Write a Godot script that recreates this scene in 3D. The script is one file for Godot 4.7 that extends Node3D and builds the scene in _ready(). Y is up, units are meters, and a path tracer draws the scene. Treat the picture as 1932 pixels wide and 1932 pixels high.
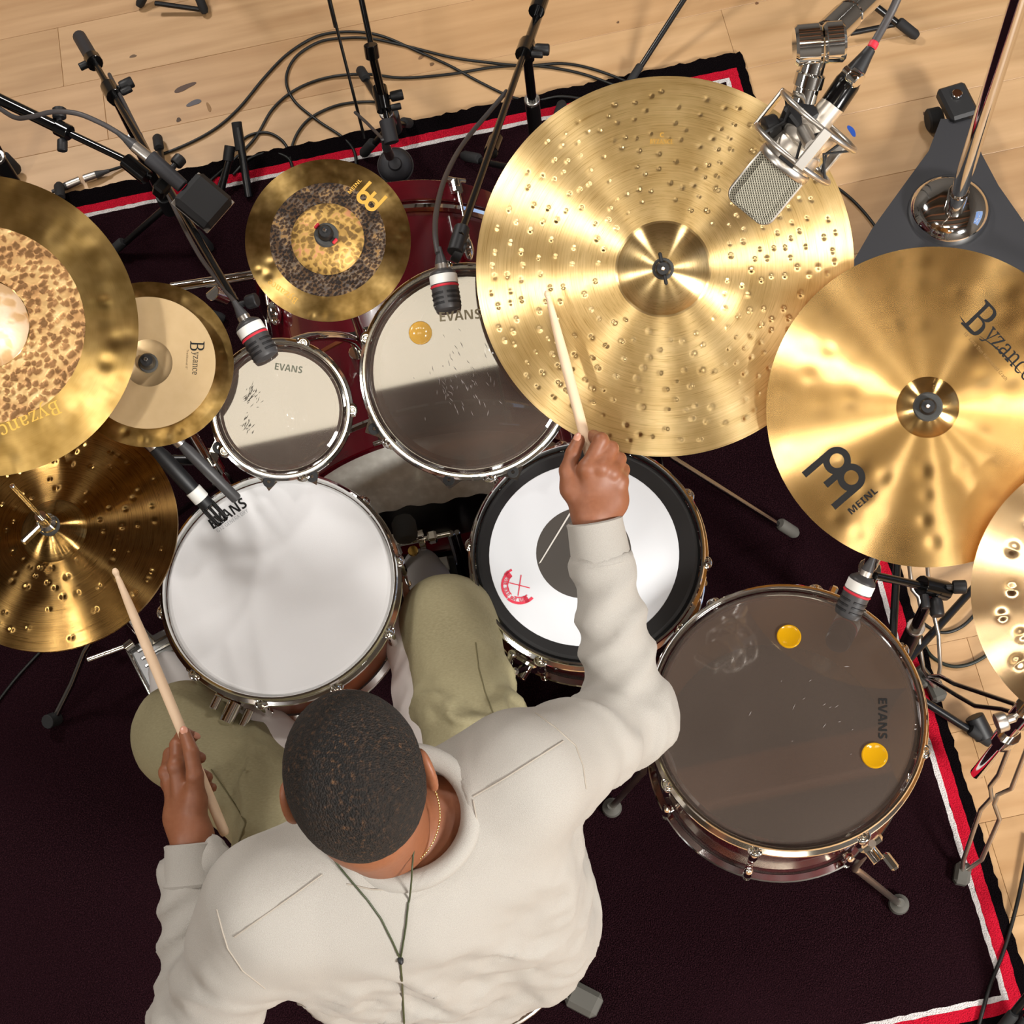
extends Node3D
# Drummer at a kit on a dark rug, seen from high above. World: x along the rug's top edge, y up, z towards the drummer.

const FPX := 3058.0
const CEN := Vector2(966, 966)
const NADIR := Vector2(1230, 2215)
const CAM_AT := Vector3(0, 3.0, 1.25)
var F0: Vector3
var D0: Vector3
var U2: Vector2
var P2: Vector2
var M := {}
var counts := {}

# ---------------------------------------------------------------- pixel helpers
func ray(px: float, py: float) -> Vector3:
	var o := Vector2(px, py) - CEN
	return F0 + Vector3.RIGHT * (o.dot(P2) / FPX) + D0 * (o.dot(U2) / FPX)

func W(px: float, py: float, h: float) -> Vector3:
	var r := ray(px, py)
	return CAM_AT + r * ((CAM_AT.y - h) / -r.y)

func depth_at(px: float, py: float, h: float) -> float:
	return (CAM_AT.y - h) / -ray(px, py).y

func WP(a: Array) -> Array:
	var out := []
	for q in a:
		out.append(W(q[0], q[1], q[2]))
	return out

# ---------------------------------------------------------------- mesh builder
class MB:
	var v := PackedVector3Array()
	var n := PackedVector3Array()
	var uv := PackedVector2Array()
	var ix := PackedInt32Array()
	func vert(p: Vector3, nn: Vector3, t := Vector2.ZERO) -> int:
		v.append(p); n.append(nn); uv.append(t)
		return v.size() - 1
	func tri(a: int, b: int, c: int) -> void:
		var g := (v[c] - v[a]).cross(v[b] - v[a])
		if g.dot(n[a] + n[b] + n[c]) < 0.0:
			ix.append(a); ix.append(c); ix.append(b)
		else:
			ix.append(a); ix.append(b); ix.append(c)
	func quad(a: int, b: int, c: int, d: int) -> void:
		tri(a, b, c); tri(a, c, d)
	func flat(p: Array) -> void:
		var nn: Vector3 = ((p[2] as Vector3) - (p[0] as Vector3)).cross((p[1] as Vector3) - (p[0] as Vector3)).normalized()
		var id := []
		for q in p:
			id.append(vert(q, nn))
		for i in range(1, p.size() - 1):
			tri(id[0], id[i], id[i + 1])
	# profile of [radius, y]; smooth below 35 degrees between segments
	func lathe(prof: Array, seg: int, xf := Transform3D.IDENTITY, a0 := 0.0, a1 := TAU, crease := 0.8) -> void:
		var pn := prof.size()
		var sn := []
		for i in pn - 1:
			var d := Vector2(prof[i + 1][0] - prof[i][0], prof[i + 1][1] - prof[i][1])
			sn.append(Vector2(d.y, -d.x).normalized())
		for i in pn - 1:
			var nA: Vector2 = sn[i]
			var nB: Vector2 = sn[i]
			if i > 0 and (sn[i - 1] as Vector2).dot(sn[i]) > crease:
				nA = ((sn[i - 1] as Vector2) + (sn[i] as Vector2)).normalized()
			if i < pn - 2 and (sn[i + 1] as Vector2).dot(sn[i]) > crease:
				nB = ((sn[i + 1] as Vector2) + (sn[i] as Vector2)).normalized()
			var base := v.size()
			for s in seg + 1:
				var a := a0 + (a1 - a0) * s / seg
				var cs := cos(a)
				var sx := sin(a)
				vert(xf * Vector3(cs * prof[i][0], prof[i][1], sx * prof[i][0]), xf.basis * Vector3(cs * nA.x, nA.y, sx * nA.x), Vector2(float(s) / seg, float(i) / (pn - 1)))
				vert(xf * Vector3(cs * prof[i + 1][0], prof[i + 1][1], sx * prof[i + 1][0]), xf.basis * Vector3(cs * nB.x, nB.y, sx * nB.x), Vector2(float(s) / seg, float(i + 1) / (pn - 1)))
			for s in seg:
				var k := base + s * 2
				if prof[i + 1][0] > 1e-6: tri(k, k + 1, k + 3)
				if prof[i][0] > 1e-6: tri(k, k + 3, k + 2)
	# lathe along the line a->b, profile [radius, metres from a]
	func along(a: Vector3, b: Vector3, prof: Array, seg := 16) -> void:
		lathe(prof, seg, MB.line_xf(a, b))
	static func line_xf(a: Vector3, b: Vector3) -> Transform3D:
		var y := (b - a).normalized()
		var x := y.cross(Vector3.UP if absf(y.y) < 0.95 else Vector3.RIGHT).normalized()
		return Transform3D(Basis(x, y, x.cross(y)), a)
	func cyl(a: Vector3, b: Vector3, r0: float, r1 := -1.0, seg := 12, ch := 0.001) -> void:
		var L := (b - a).length()
		var q := r0 if r1 < 0 else r1
		var c := minf(ch, minf(r0, q) * 0.4)
		along(a, b, [[0, 0], [r0 - c, 0], [r0, c], [q, L - c], [q - c, L], [0, L]], seg)
	func tube(pts: Array, r, seg := 8, caps := true) -> void:
		var m := pts.size()
		var up := Vector3.UP
		var base := v.size()
		var t0 := Vector3.ZERO
		for i in m:
			var t: Vector3 = ((pts[mini(i + 1, m - 1)] as Vector3) - (pts[maxi(i - 1, 0)] as Vector3)).normalized()
			if i == 0:
				up = t.cross(Vector3.UP if absf(t.y) < 0.9 else Vector3.RIGHT).normalized()
				t0 = t
			up = (up - t * up.dot(t)).normalized()
			var w := t.cross(up)
			var rr: float = r[i] if r is Array else r
			for s in seg + 1:
				var a := TAU * s / seg
				var d := up * cos(a) + w * sin(a)
				vert((pts[i] as Vector3) + d * rr, d, Vector2(float(s) / seg, float(i)))
		for i in m - 1:
			for s in seg:
				var k := base + i * (seg + 1) + s
				quad(k, k + 1, k + seg + 2, k + seg + 1)
		if caps:
			for e in 2:
				var row := base + (0 if e == 0 else (m - 1) * (seg + 1))
				var nn: Vector3 = -t0 if e == 0 else ((pts[m - 1] as Vector3) - (pts[m - 2] as Vector3)).normalized()
				var c := vert(pts[0] if e == 0 else pts[m - 1], nn)
				var ring := []
				for s in seg: ring.append(vert(v[row + s], nn))
				for s in seg: tri(c, ring[s], ring[(s + 1) % seg])
	func sphere(c: Vector3, r: Vector3, seg := 14, bs := Basis.IDENTITY) -> void:
		var base := v.size()
		var rows := seg / 2
		for i in rows + 1:
			var t := PI * i / rows
			for s in seg + 1:
				var a := TAU * s / seg
				var d := Vector3(sin(t) * cos(a), cos(t), sin(t) * sin(a))
				vert(c + bs * (d * r), (bs * (d / r)).normalized(), Vector2(float(s) / seg, float(i) / rows))
		for i in rows:
			for s in seg:
				var k := base + i * (seg + 1) + s
				if i > 0: tri(k, k + 1, k + seg + 1)
				if i < rows - 1: tri(k + 1, k + seg + 2, k + seg + 1)
	# chamfered box
	func box(size: Vector3, xf := Transform3D.IDENTITY, ch := 0.002) -> void:
		var h := size * 0.5
		var c := minf(ch, minf(h.x, minf(h.y, h.z)) * 0.6)
		var g := h - Vector3(c, c, c)
		for ax in 3:
			for s in [-1.0, 1.0]:
				var u := (ax + 1) % 3
				var w := (ax + 2) % 3
				var p := []
				for q in [[-1, -1], [1, -1], [1, 1], [-1, 1]]:
					var k := Vector3.ZERO
					k[ax] = s * h[ax]; k[u] = q[0] * g[u]; k[w] = q[1] * g[w]
					p.append(k)
				var nn := Vector3.ZERO
				nn[ax] = s
				_face(p, nn, xf)
		for ax in 3:
			var u := (ax + 1) % 3
			var w := (ax + 2) % 3
			for su in [-1.0, 1.0]:
				for sw in [-1.0, 1.0]:
					var p := []
					for q in [[-1.0, 0], [1.0, 0], [1.0, 1], [-1.0, 1]]:
						var k := Vector3.ZERO
						k[ax] = q[0] * g[ax]
						k[u] = su * (h[u] if q[1] == 0 else g[u])
						k[w] = sw * (g[w] if q[1] == 0 else h[w])
						p.append(k)
					var nn := Vector3.ZERO
					nn[u] = su; nn[w] = sw
					_face(p, nn.normalized(), xf)
		for sx in [-1.0, 1.0]:
			for sy in [-1.0, 1.0]:
				for sz in [-1.0, 1.0]:
					_face([Vector3(sx * h.x, sy * g.y, sz * g.z), Vector3(sx * g.x, sy * h.y, sz * g.z), Vector3(sx * g.x, sy * g.y, sz * h.z)], Vector3(sx, sy, sz).normalized(), xf)
	func _face(p: Array, nn: Vector3, xf: Transform3D) -> void:
		var id := []
		for q in p:
			id.append(vert(xf * (q as Vector3), xf.basis * nn, Vector2((q as Vector3).x, (q as Vector3).z)))
		for i in range(1, p.size() - 1): tri(id[0], id[i], id[i + 1])
	# extruded outline in local xz, thickness th along y (top at 0)
	func prism(poly: PackedVector2Array, th: float, xf := Transform3D.IDENTITY) -> void:
		var tr := Geometry2D.triangulate_polygon(poly)
		for e in 2:
			var y := 0.0 if e == 0 else -th
			var nn := Vector3.UP if e == 0 else Vector3.DOWN
			var base := v.size()
			for q in poly: vert(xf * Vector3(q.x, y, q.y), xf.basis * nn, q)
			for i in range(0, tr.size(), 3): tri(base + tr[i], base + tr[i + 1], base + tr[i + 2])
		var cw := 1.0 if Geometry2D.is_polygon_clockwise(poly) else -1.0
		for i in poly.size():
			var a := poly[i]
			var b := poly[(i + 1) % poly.size()]
			var d := (b - a).normalized()
			var nn := Vector3(-d.y, 0, d.x) * cw
			var id := []
			for q in [[a, 0.0], [b, 0.0], [b, -th], [a, -th]]:
				id.append(vert(xf * Vector3(q[0].x, q[1], q[0].y), xf.basis * nn))
			quad(id[0], id[1], id[2], id[3])
	func mesh() -> ArrayMesh:
		var arr := []
		arr.resize(Mesh.ARRAY_MAX)
		arr[Mesh.ARRAY_VERTEX] = v
		arr[Mesh.ARRAY_NORMAL] = n
		arr[Mesh.ARRAY_TEX_UV] = uv
		arr[Mesh.ARRAY_INDEX] = ix
		var m := ArrayMesh.new()
		if v.size() > 0: m.add_surface_from_arrays(Mesh.PRIMITIVE_TRIANGLES, arr)
		return m

# ---------------------------------------------------------------- signed distance grid -> surface nets
class Field:
	var o: Vector3
	var c: float
	var nx: int
	var ny: int
	var nz: int
	var f := PackedFloat32Array()
	func _init(lo: Vector3, hi: Vector3, cell: float) -> void:
		o = lo
		c = cell
		nx = int(ceil((hi.x - lo.x) / c)) + 1
		ny = int(ceil((hi.y - lo.y) / c)) + 1
		nz = int(ceil((hi.z - lo.z) / c)) + 1
		f.resize(nx * ny * nz)
		f.fill(10.0)
	func _range(lo: Vector3, hi: Vector3) -> Array:
		return [clampi(int((lo.x - o.x) / c), 0, nx - 1), clampi(int((hi.x - o.x) / c) + 1, 0, nx - 1), clampi(int((lo.y - o.y) / c), 0, ny - 1), clampi(int((hi.y - o.y) / c) + 1, 0, ny - 1), clampi(int((lo.z - o.z) / c), 0, nz - 1), clampi(int((hi.z - o.z) / c) + 1, 0, nz - 1)]
	func cap(a: Vector3, b: Vector3, ra: float, rb: float, k := 0.0, sub := false) -> void:
		var mg := Vector3.ONE * (maxf(ra, rb) + k + 3.0 * c)
		var q := _range(a.min(b) - mg, a.max(b) + mg)
		var ba := b - a
		var l2 := maxf(ba.length_squared(), 1e-9)
		for z in range(q[4], q[5] + 1):
			for y in range(q[2], q[3] + 1):
				var i: int = (z * ny + y) * nx + int(q[0])
				var p := Vector3(o.x + c * q[0], o.y + c * y, o.z + c * z) - a
				for x in range(q[0], q[1] + 1):
					var h := clampf(p.dot(ba) / l2, 0.0, 1.0)
					_put(i, (p - ba * h).length() - (ra + (rb - ra) * h), k, sub)
					i += 1
					p.x += c
	func ell(ce: Vector3, bs: Basis, r: Vector3, k := 0.0, sub := false) -> void:
		var mr := maxf(r.x, maxf(r.y, r.z))
		var mg := Vector3.ONE * (mr + k + 3.0 * c)
		var q := _range(ce - mg, ce + mg)
		var it := bs.transposed()
		for z in range(q[4], q[5] + 1):
			for y in range(q[2], q[3] + 1):
				var i: int = (z * ny + y) * nx + int(q[0])
				for x in range(q[0], q[1] + 1):
					var p := it * (Vector3(o.x + c * x, o.y + c * y, o.z + c * z) - ce)
					var k0 := (p / r).length()
					var k1 := maxf((p / (r * r)).length(), 1e-6)
					_put(i, k0 * (k0 - 1.0) / k1, k, sub)
					i += 1
	func _put(i: int, d: float, k: float, sub: bool) -> void:
		var e := f[i]
		if sub:
			d = -d
			if k > 0.0:
				var g := maxf(k - absf(e - d), 0.0) / k
				f[i] = maxf(e, d) + g * g * k * 0.25
			else:
				f[i] = maxf(e, d)
		elif k > 0.0:
			var g := maxf(k - absf(e - d), 0.0) / k
			f[i] = minf(e, d) - g * g * k * 0.25
		else:
			f[i] = minf(e, d)
	func displace(cb: Callable, band := 3.0) -> void:
		for z in nz:
			for y in ny:
				var i := (z * ny + y) * nx
				for x in nx:
					if absf(f[i]) < band * c:
						f[i] += cb.call(Vector3(o.x + c * x, o.y + c * y, o.z + c * z))
					i += 1
	func sample(p: Vector3) -> float:
		var g := (p - o) / c
		var x := clampi(int(g.x), 0, nx - 2)
		var y := clampi(int(g.y), 0, ny - 2)
		var z := clampi(int(g.z), 0, nz - 2)
		var t := (g - Vector3(x, y, z)).clamp(Vector3.ZERO, Vector3.ONE)
		var i := (z * ny + y) * nx + x
		var s := nx * ny
		return lerpf(lerpf(lerpf(f[i], f[i + 1], t.x), lerpf(f[i + nx], f[i + nx + 1], t.x), t.y), lerpf(lerpf(f[i + s], f[i + s + 1], t.x), lerpf(f[i + s + nx], f[i + s + nx + 1], t.x), t.y), t.z)
	func grad(p: Vector3) -> Vector3:
		var h := c
		return Vector3(sample(p + Vector3(h, 0, 0)) - sample(p - Vector3(h, 0, 0)), sample(p + Vector3(0, h, 0)) - sample(p - Vector3(0, h, 0)), sample(p + Vector3(0, 0, h)) - sample(p - Vector3(0, 0, h))).normalized()
	func hit(from: Vector3, dir: Vector3) -> Vector3:
		var d := dir.normalized()
		var t := maxf((from.y - (o.y + c * ny)) / maxf(-d.y, 0.01), 0.0)
		for i in 900:
			var p := from + d * t
			if p.y < o.y: break
			if p.x > o.x and p.z > o.z and p.x < o.x + c * (nx - 1) and p.z < o.z + c * (nz - 1) and p.y < o.y + c * (ny - 1):
				var s := sample(p)
				if s < 0.0004: return p
				t += clampf(s * 0.7, 0.0008, 0.02)
			else:
				t += 0.01
		return Vector3(0, -99, 0)
	func mesh(mb: MB) -> void:
		var id := PackedInt32Array()
		id.resize(nx * ny * nz)
		id.fill(-1)
		var s := nx * ny
		var off := [0, 1, nx, nx + 1, s, s + 1, s + nx, s + nx + 1]
		var ed := [[0, 1], [2, 3], [4, 5], [6, 7], [0, 2], [1, 3], [4, 6], [5, 7], [0, 4], [1, 5], [2, 6], [3, 7]]
		for z in nz - 1:
			for y in ny - 1:
				var i := (z * ny + y) * nx - 1
				for x in nx - 1:
					i += 1
					if absf(f[i]) > 5.0 * c: continue
					var m := 0
					for k in 8:
						if f[i + off[k]] < 0.0: m += 1
					if m == 0 or m == 8: continue
					var p := Vector3.ZERO
					var cnt := 0
					for e in ed:
						var a := f[i + off[e[0]]]
						var b := f[i + off[e[1]]]
						if (a < 0.0) != (b < 0.0):
							var t := a / (a - b)
							p += MBcorner(e[0]).lerp(MBcorner(e[1]), t)
							cnt += 1
					p = o + (Vector3(x, y, z) + p / cnt) * c
					id[i] = mb.vert(p, Vector3.UP)
					mb.n[id[i]] = grad(p)
		for z in range(1, nz - 1):
			for y in range(1, ny - 1):
				for x in range(1, nx - 1):
					var i := (z * ny + y) * nx + x
					var a := f[i]
					if absf(a) > 5.0 * c: continue
					if (a < 0.0) != (f[i + 1] < 0.0): _q(mb, id, i, i - nx, i - nx - s, i - s)
					if (a < 0.0) != (f[i + nx] < 0.0): _q(mb, id, i, i - 1, i - 1 - s, i - s)
					if (a < 0.0) != (f[i + s] < 0.0): _q(mb, id, i, i - 1, i - 1 - nx, i - nx)
	func _q(mb: MB, id: PackedInt32Array, a: int, b: int, d: int, e: int) -> void:
		if id[a] < 0 or id[b] < 0 or id[d] < 0 or id[e] < 0: return
		mb.quad(id[a], id[b], id[d], id[e])
	static func MBcorner(k: int) -> Vector3:
		return Vector3(k & 1, (k >> 1) & 1, (k >> 2) & 1)

# ---------------------------------------------------------------- scene helpers
func numbered(called: String) -> String:
	counts[called] = counts.get(called, 0) + 1
	return called if counts[called] == 1 else "%s_%03d" % [called, counts[called] - 1]

func thing(called: String, label: String, category: String, xf := Transform3D.IDENTITY, group := "") -> Node3D:
	var o := Node3D.new()
	o.name = numbered(called)
	add_child(o)
	o.transform = xf
	o.set_meta("label", label)
	o.set_meta("category", category)
	if group: o.set_meta("group", group)
	return o

func part(parent: Node, called: String, mb, m: Material, xf := Transform3D.IDENTITY) -> MeshInstance3D:
	var o := MeshInstance3D.new()
	var mesh: ArrayMesh = mb.mesh() if mb is MB else mb
	o.mesh = mesh
	mesh.surface_set_material(0, m) if mesh.surface_get_material(0) == null else null
	if mesh.surface_get_material(0) != m: o.material_override = m
	var key := str(parent.get_instance_id()) + called
	counts[key] = counts.get(key, 0) + 1
	o.name = called if counts[key] == 1 else "%s_%03d" % [called, counts[key] - 1]
	parent.add_child(o)
	o.transform = xf
	return o

func struct(called: String, mb: MB, m: Material) -> MeshInstance3D:
	var o := part(self, called, mb, m)
	o.set_meta("kind", "structure")
	return o

func curve(pts: Array, n := 6) -> Array:   # Catmull-Rom through the points
	var out := []
	var m := pts.size()
	for i in m - 1:
		var a: Vector3 = pts[maxi(i - 1, 0)]
		var b: Vector3 = pts[i]
		var c: Vector3 = pts[i + 1]
		var d: Vector3 = pts[mini(i + 2, m - 1)]
		for k in n:
			out.append(b.cubic_interpolate(c, a, d, float(k) / n))
	out.append(pts[m - 1])
	return out

# disc frame: y = normal, x = picture right, z = picture down; lean 0 = level, 1 = square to the viewer
func disc_xf(px: float, py: float, h: float, lean: float) -> Transform3D:
	var at := W(px, py, h)
	var to := (CAM_AT - at).normalized()
	var nn := Vector3.UP.lerp(to, lean).normalized()
	var right := Vector3.RIGHT * P2.x + D0 * U2.x
	var x := (right - nn * right.dot(nn)).normalized()
	return Transform3D(Basis(x, nn, x.cross(nn)), at)

func on_disc(xf: Transform3D, px: float, py: float) -> Vector2:
	var r := ray(px, py)
	var t := (xf.origin - CAM_AT).dot(xf.basis.y) / r.dot(xf.basis.y)
	var l := xf.affine_inverse() * (CAM_AT + r * t)
	return Vector2(l.x, l.z)

# ---------------------------------------------------------------- materials
func mat(rgb: Array, rough: float, metal := 0.0) -> StandardMaterial3D:
	var m := StandardMaterial3D.new()
	m.albedo_color = Color8(rgb[0], rgb[1], rgb[2])
	m.roughness = rough
	m.metallic = metal
	return m

func noise_tex(seed_: int, freq: float, type: int, oct: int, size: Vector2i, ramp: Array, stretch := 1.0) -> ImageTexture:
	var fn := FastNoiseLite.new()
	fn.seed = seed_
	fn.noise_type = type
	fn.frequency = freq
	fn.fractal_octaves = oct
	var g := Gradient.new()
	var offs := PackedFloat32Array()
	var cols := PackedColorArray()
	for r in ramp:
		offs.append(r[0])
		cols.append(r[1])
	g.offsets = offs
	g.colors = cols
	var im := Image.create(size.x, size.y, false, Image.FORMAT_RGB8)
	# torus mapping in x so that the pattern repeats; plain blend in y
	for y in size.y:
		for x in size.x:
			var wx := float(x) / size.x
			var wy := float(y) / size.y
			var q0 := fn.get_noise_2d(x / stretch, y)
			var q1 := fn.get_noise_2d((x - size.x) / stretch, y)
			var q2 := fn.get_noise_2d(x / stretch, y - size.y)
			var q3 := fn.get_noise_2d((x - size.x) / stretch, y - size.y)
			var q := lerpf(lerpf(q0, q1, wx), lerpf(q2, q3, wx), wy)
			im.set_pixel(x, y, g.sample(clampf(q * 0.75 + 0.5, 0.0, 1.0)))
	im.generate_mipmaps()
	return ImageTexture.create_from_image(im)

func grey_ramp(a: float, b: float) -> Array:
	return [[0.0, Color(a, a, a)], [1.0, Color(b, b, b)]]

func triplanar(m: StandardMaterial3D, scale: float, world := true) -> void:
	m.uv1_triplanar = true
	m.uv1_world_triplanar = world
	m.uv1_scale = Vector3.ONE * scale

func relief(m: StandardMaterial3D, t: Texture2D, amount: float) -> void:
	m.heightmap_enabled = true
	m.heightmap_texture = t
	m.heightmap_scale = amount

# ================================================================= build
func _ready() -> void:
	var off := NADIR - CEN
	U2 = off.normalized()
	P2 = Vector2(U2.y, -U2.x)
	var th := atan(off.length() / FPX)
	F0 = Vector3(0, -cos(th), -sin(th))
	D0 = Vector3(0, -sin(th), cos(th))
	# camera
	var cam := Camera3D.new()
	cam.name = "camera"
	cam.fov = 2.0 * rad_to_deg(atan(966.0 / FPX))
	cam.near = 0.05
	cam.far = 60.0
	add_child(cam)
	var cx := Vector3.RIGHT * P2.x + D0 * U2.x
	var cz := -F0
	cam.transform = Transform3D(Basis(cx, cz.cross(cx), cz), CAM_AT)
	cam.current = true
	# sky seen through the window, exposure
	var env := Environment.new()
	env.background_mode = Environment.BG_SKY
	var sky := Sky.new()
	var sm := ProceduralSkyMaterial.new()
	sm.sky_top_color = Color(0.45, 0.6, 0.85)
	sm.sky_horizon_color = Color(0.8, 0.85, 0.9)
	sm.ground_bottom_color = Color(0.3, 0.3, 0.3)
	sm.ground_horizon_color = Color(0.6, 0.6, 0.6)
	sky.sky_material = sm
	env.sky = sky
	env.tonemap_mode = Environment.TONE_MAPPER_LINEAR
	env.tonemap_exposure = 1.42
	env.sdfgi_enabled = true
	env.ssao_enabled = true
	env.ssil_enabled = true
	var we := WorldEnvironment.new()
	we.name = "environment"
	we.environment = env
	add_child(we)
	make_materials()
	lights()
	room()
	print("room ", Time.get_ticks_msec())
	floor_and_rug()
	print("floor ", Time.get_ticks_msec())
	kit()
	print("kit ", Time.get_ticks_msec())
	person()
	print("person ", Time.get_ticks_msec())
	hardware()
	print("hardware ", Time.get_ticks_msec())

const CEIL := 4.6
# soft panels of the ceiling and the wall: [place, aim, size x, size y, energy, colour]
const PANELS := [
	["key", Vector3(2.5, 3.0, 3.6), Vector3(0.0, 0.7, 0.6), Vector2(0.9, 0.9), 19.0, [255, 252, 247]],
	["side", Vector3(-3.4, 3.3, 1.3), Vector3(-0.3, 0.6, 0.5), Vector2(0.5, 0.5), 2.4, [255, 250, 244]],  # fill added to lift the drummer's left hand and trousers, no known fixture
	["overhead", Vector3(0.12, 4.5, 1.82), Vector3(0.12, 0.0, 1.82), Vector2(1.0, 0.42), 0.48, [255, 241, 212]],
	["spot_a", Vector3(-1.25, 4.35, 0.75), Vector3(0.0, 0.8, 0.2), Vector2(0.2, 0.2), 1.0, [255, 250, 244]],
	["spot_b", Vector3(-1.5, 4.35, 3.1), Vector3(0.0, 0.8, 0.2), Vector2(0.2, 0.2), 0.6, [255, 250, 244]],
	["spot_c", Vector3(1.6, 4.35, 2.0), Vector3(0.2, 0.8, 0.2), Vector2(0.3, 0.3), 1.3, [255, 250, 244]],
	["spot_d", Vector3(-1.8, 4.35, 1.8), Vector3(0.0, 0.8, 0.2), Vector2(0.22, 0.22), 0.9, [255, 250, 244]],
	["strip", Vector3(-0.55, 4.3, 3.5), Vector3(-0.4, 0.5, 0.3), Vector2(0.12, 0.3), 0.4, [255, 250, 244]],
	["strip_mid", Vector3(0.15, 4.3, 3.5), Vector3(0.1, 0.5, 0.3), Vector2(0.12, 0.3), 0.4, [255, 250, 244]],
	["strip_end", Vector3(0.85, 4.3, 3.5), Vector3(0.6, 0.5, 0.3), Vector2(0.12, 0.3), 0.4, [255, 250, 244]],
	["rear", Vector3(-1.5, 3.9, -2.8), Vector3(-0.5, 0.2, -0.6), Vector2(0.6, 0.6), 6.0, [255, 250, 244]],
	["rear_side", Vector3(2.4, 4.0, -1.6), Vector3(0.5, 0.2, -0.4), Vector2(0.45, 0.45), 3.0, [255, 250, 244]],
]

func lights() -> void:
	var names := {"key": "large square soft light panel high in the room corner behind the drummer", "side": "added square fill light panel on the wall side of the hi-hat", "spot_a": "small square ceiling light above the wide bronze cymbal", "spot_b": "smallest square ceiling light behind the hi-hat side", "spot_d": "small square ceiling light between two others on the hi-hat side", "spot_c": "small square ceiling light above the floor tom side", "overhead": "warm rectangular light panel in the ceiling above the kit", "strip": "small strip light on the hi-hat end of a row of three behind the drummer", "strip_mid": "middle strip light in a row of three behind the drummer", "strip_end": "small strip light on the floor tom end of a row of three", "rear": "square soft light panel hung high in front of the bass drum", "rear_side": "small square light panel hung high beyond the ride cymbal"}
	for q in PANELS:
		var at: Vector3 = q[1]
		var aim: Vector3 = q[2]
		var d := (aim - at).normalized()
		var bz := -d
		var bx := (Vector3.UP if absf(d.y) < 0.98 else Vector3.FORWARD).cross(bz).normalized()
		var xf := Transform3D(Basis(bx, bz.cross(bx), bz), at)
		var sz: Vector2 = q[3]
		var lum: float = PI * float(q[4]) / (sz.x * sz.y)
		var t := thing("light_panel", names[q[0]], "light panel", xf, "strip lights in a row of three" if q[0].begins_with("strip") else "")
		var col := Color8(q[5][0], q[5][1], q[5][2])
		var gm := StandardMaterial3D.new()
		gm.albedo_color = Color(0.9, 0.9, 0.9)
		gm.emission_enabled = true
		gm.emission = col
		gm.emission_energy_multiplier = minf(lum * 0.2, 1.0)
		var b := MB.new()
		b.box(Vector3(sz.x, sz.y, 0.02), Transform3D(Basis.IDENTITY, Vector3(0, 0, 0.0)), 0.003)
		part(t, "diffuser", b, gm)
		b = MB.new()
		for s in [-1.0, 1.0]:
			b.box(Vector3(sz.x + 0.06, 0.03, 0.07), Transform3D(Basis.IDENTITY, Vector3(0, s * (sz.y * 0.5 + 0.015), 0.02)))
			b.box(Vector3(0.03, sz.y, 0.07), Transform3D(Basis.IDENTITY, Vector3(s * (sz.x * 0.5 + 0.015), 0, 0.02)))
		b.box(Vector3(sz.x + 0.06, sz.y + 0.06, 0.01), Transform3D(Basis.IDENTITY, Vector3(0, 0, 0.06)))
		part(t, "housing", b, M.black_metal)
		var inv := xf.affine_inverse()
		for s in [-0.3, 0.3]:
			b = MB.new()
			var p := xf * Vector3(sz.x * s, 0, 0.06)
			b.cyl(inv * p, inv * Vector3(p.x, CEIL, p.z), 0.008)
			part(t, "hanger", b, M.black_metal)
		var l := AreaLight3D.new()
		l.name = "panel_light"
		l.area_size = sz
		l.area_normalize_energy = true
		l.light_energy = q[4]
		l.light_color = col
		l.area_range = 20.0
		l.shadow_enabled = true
		t.add_child(l, true)
		l.position = Vector3(0, 0, -0.015)

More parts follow.
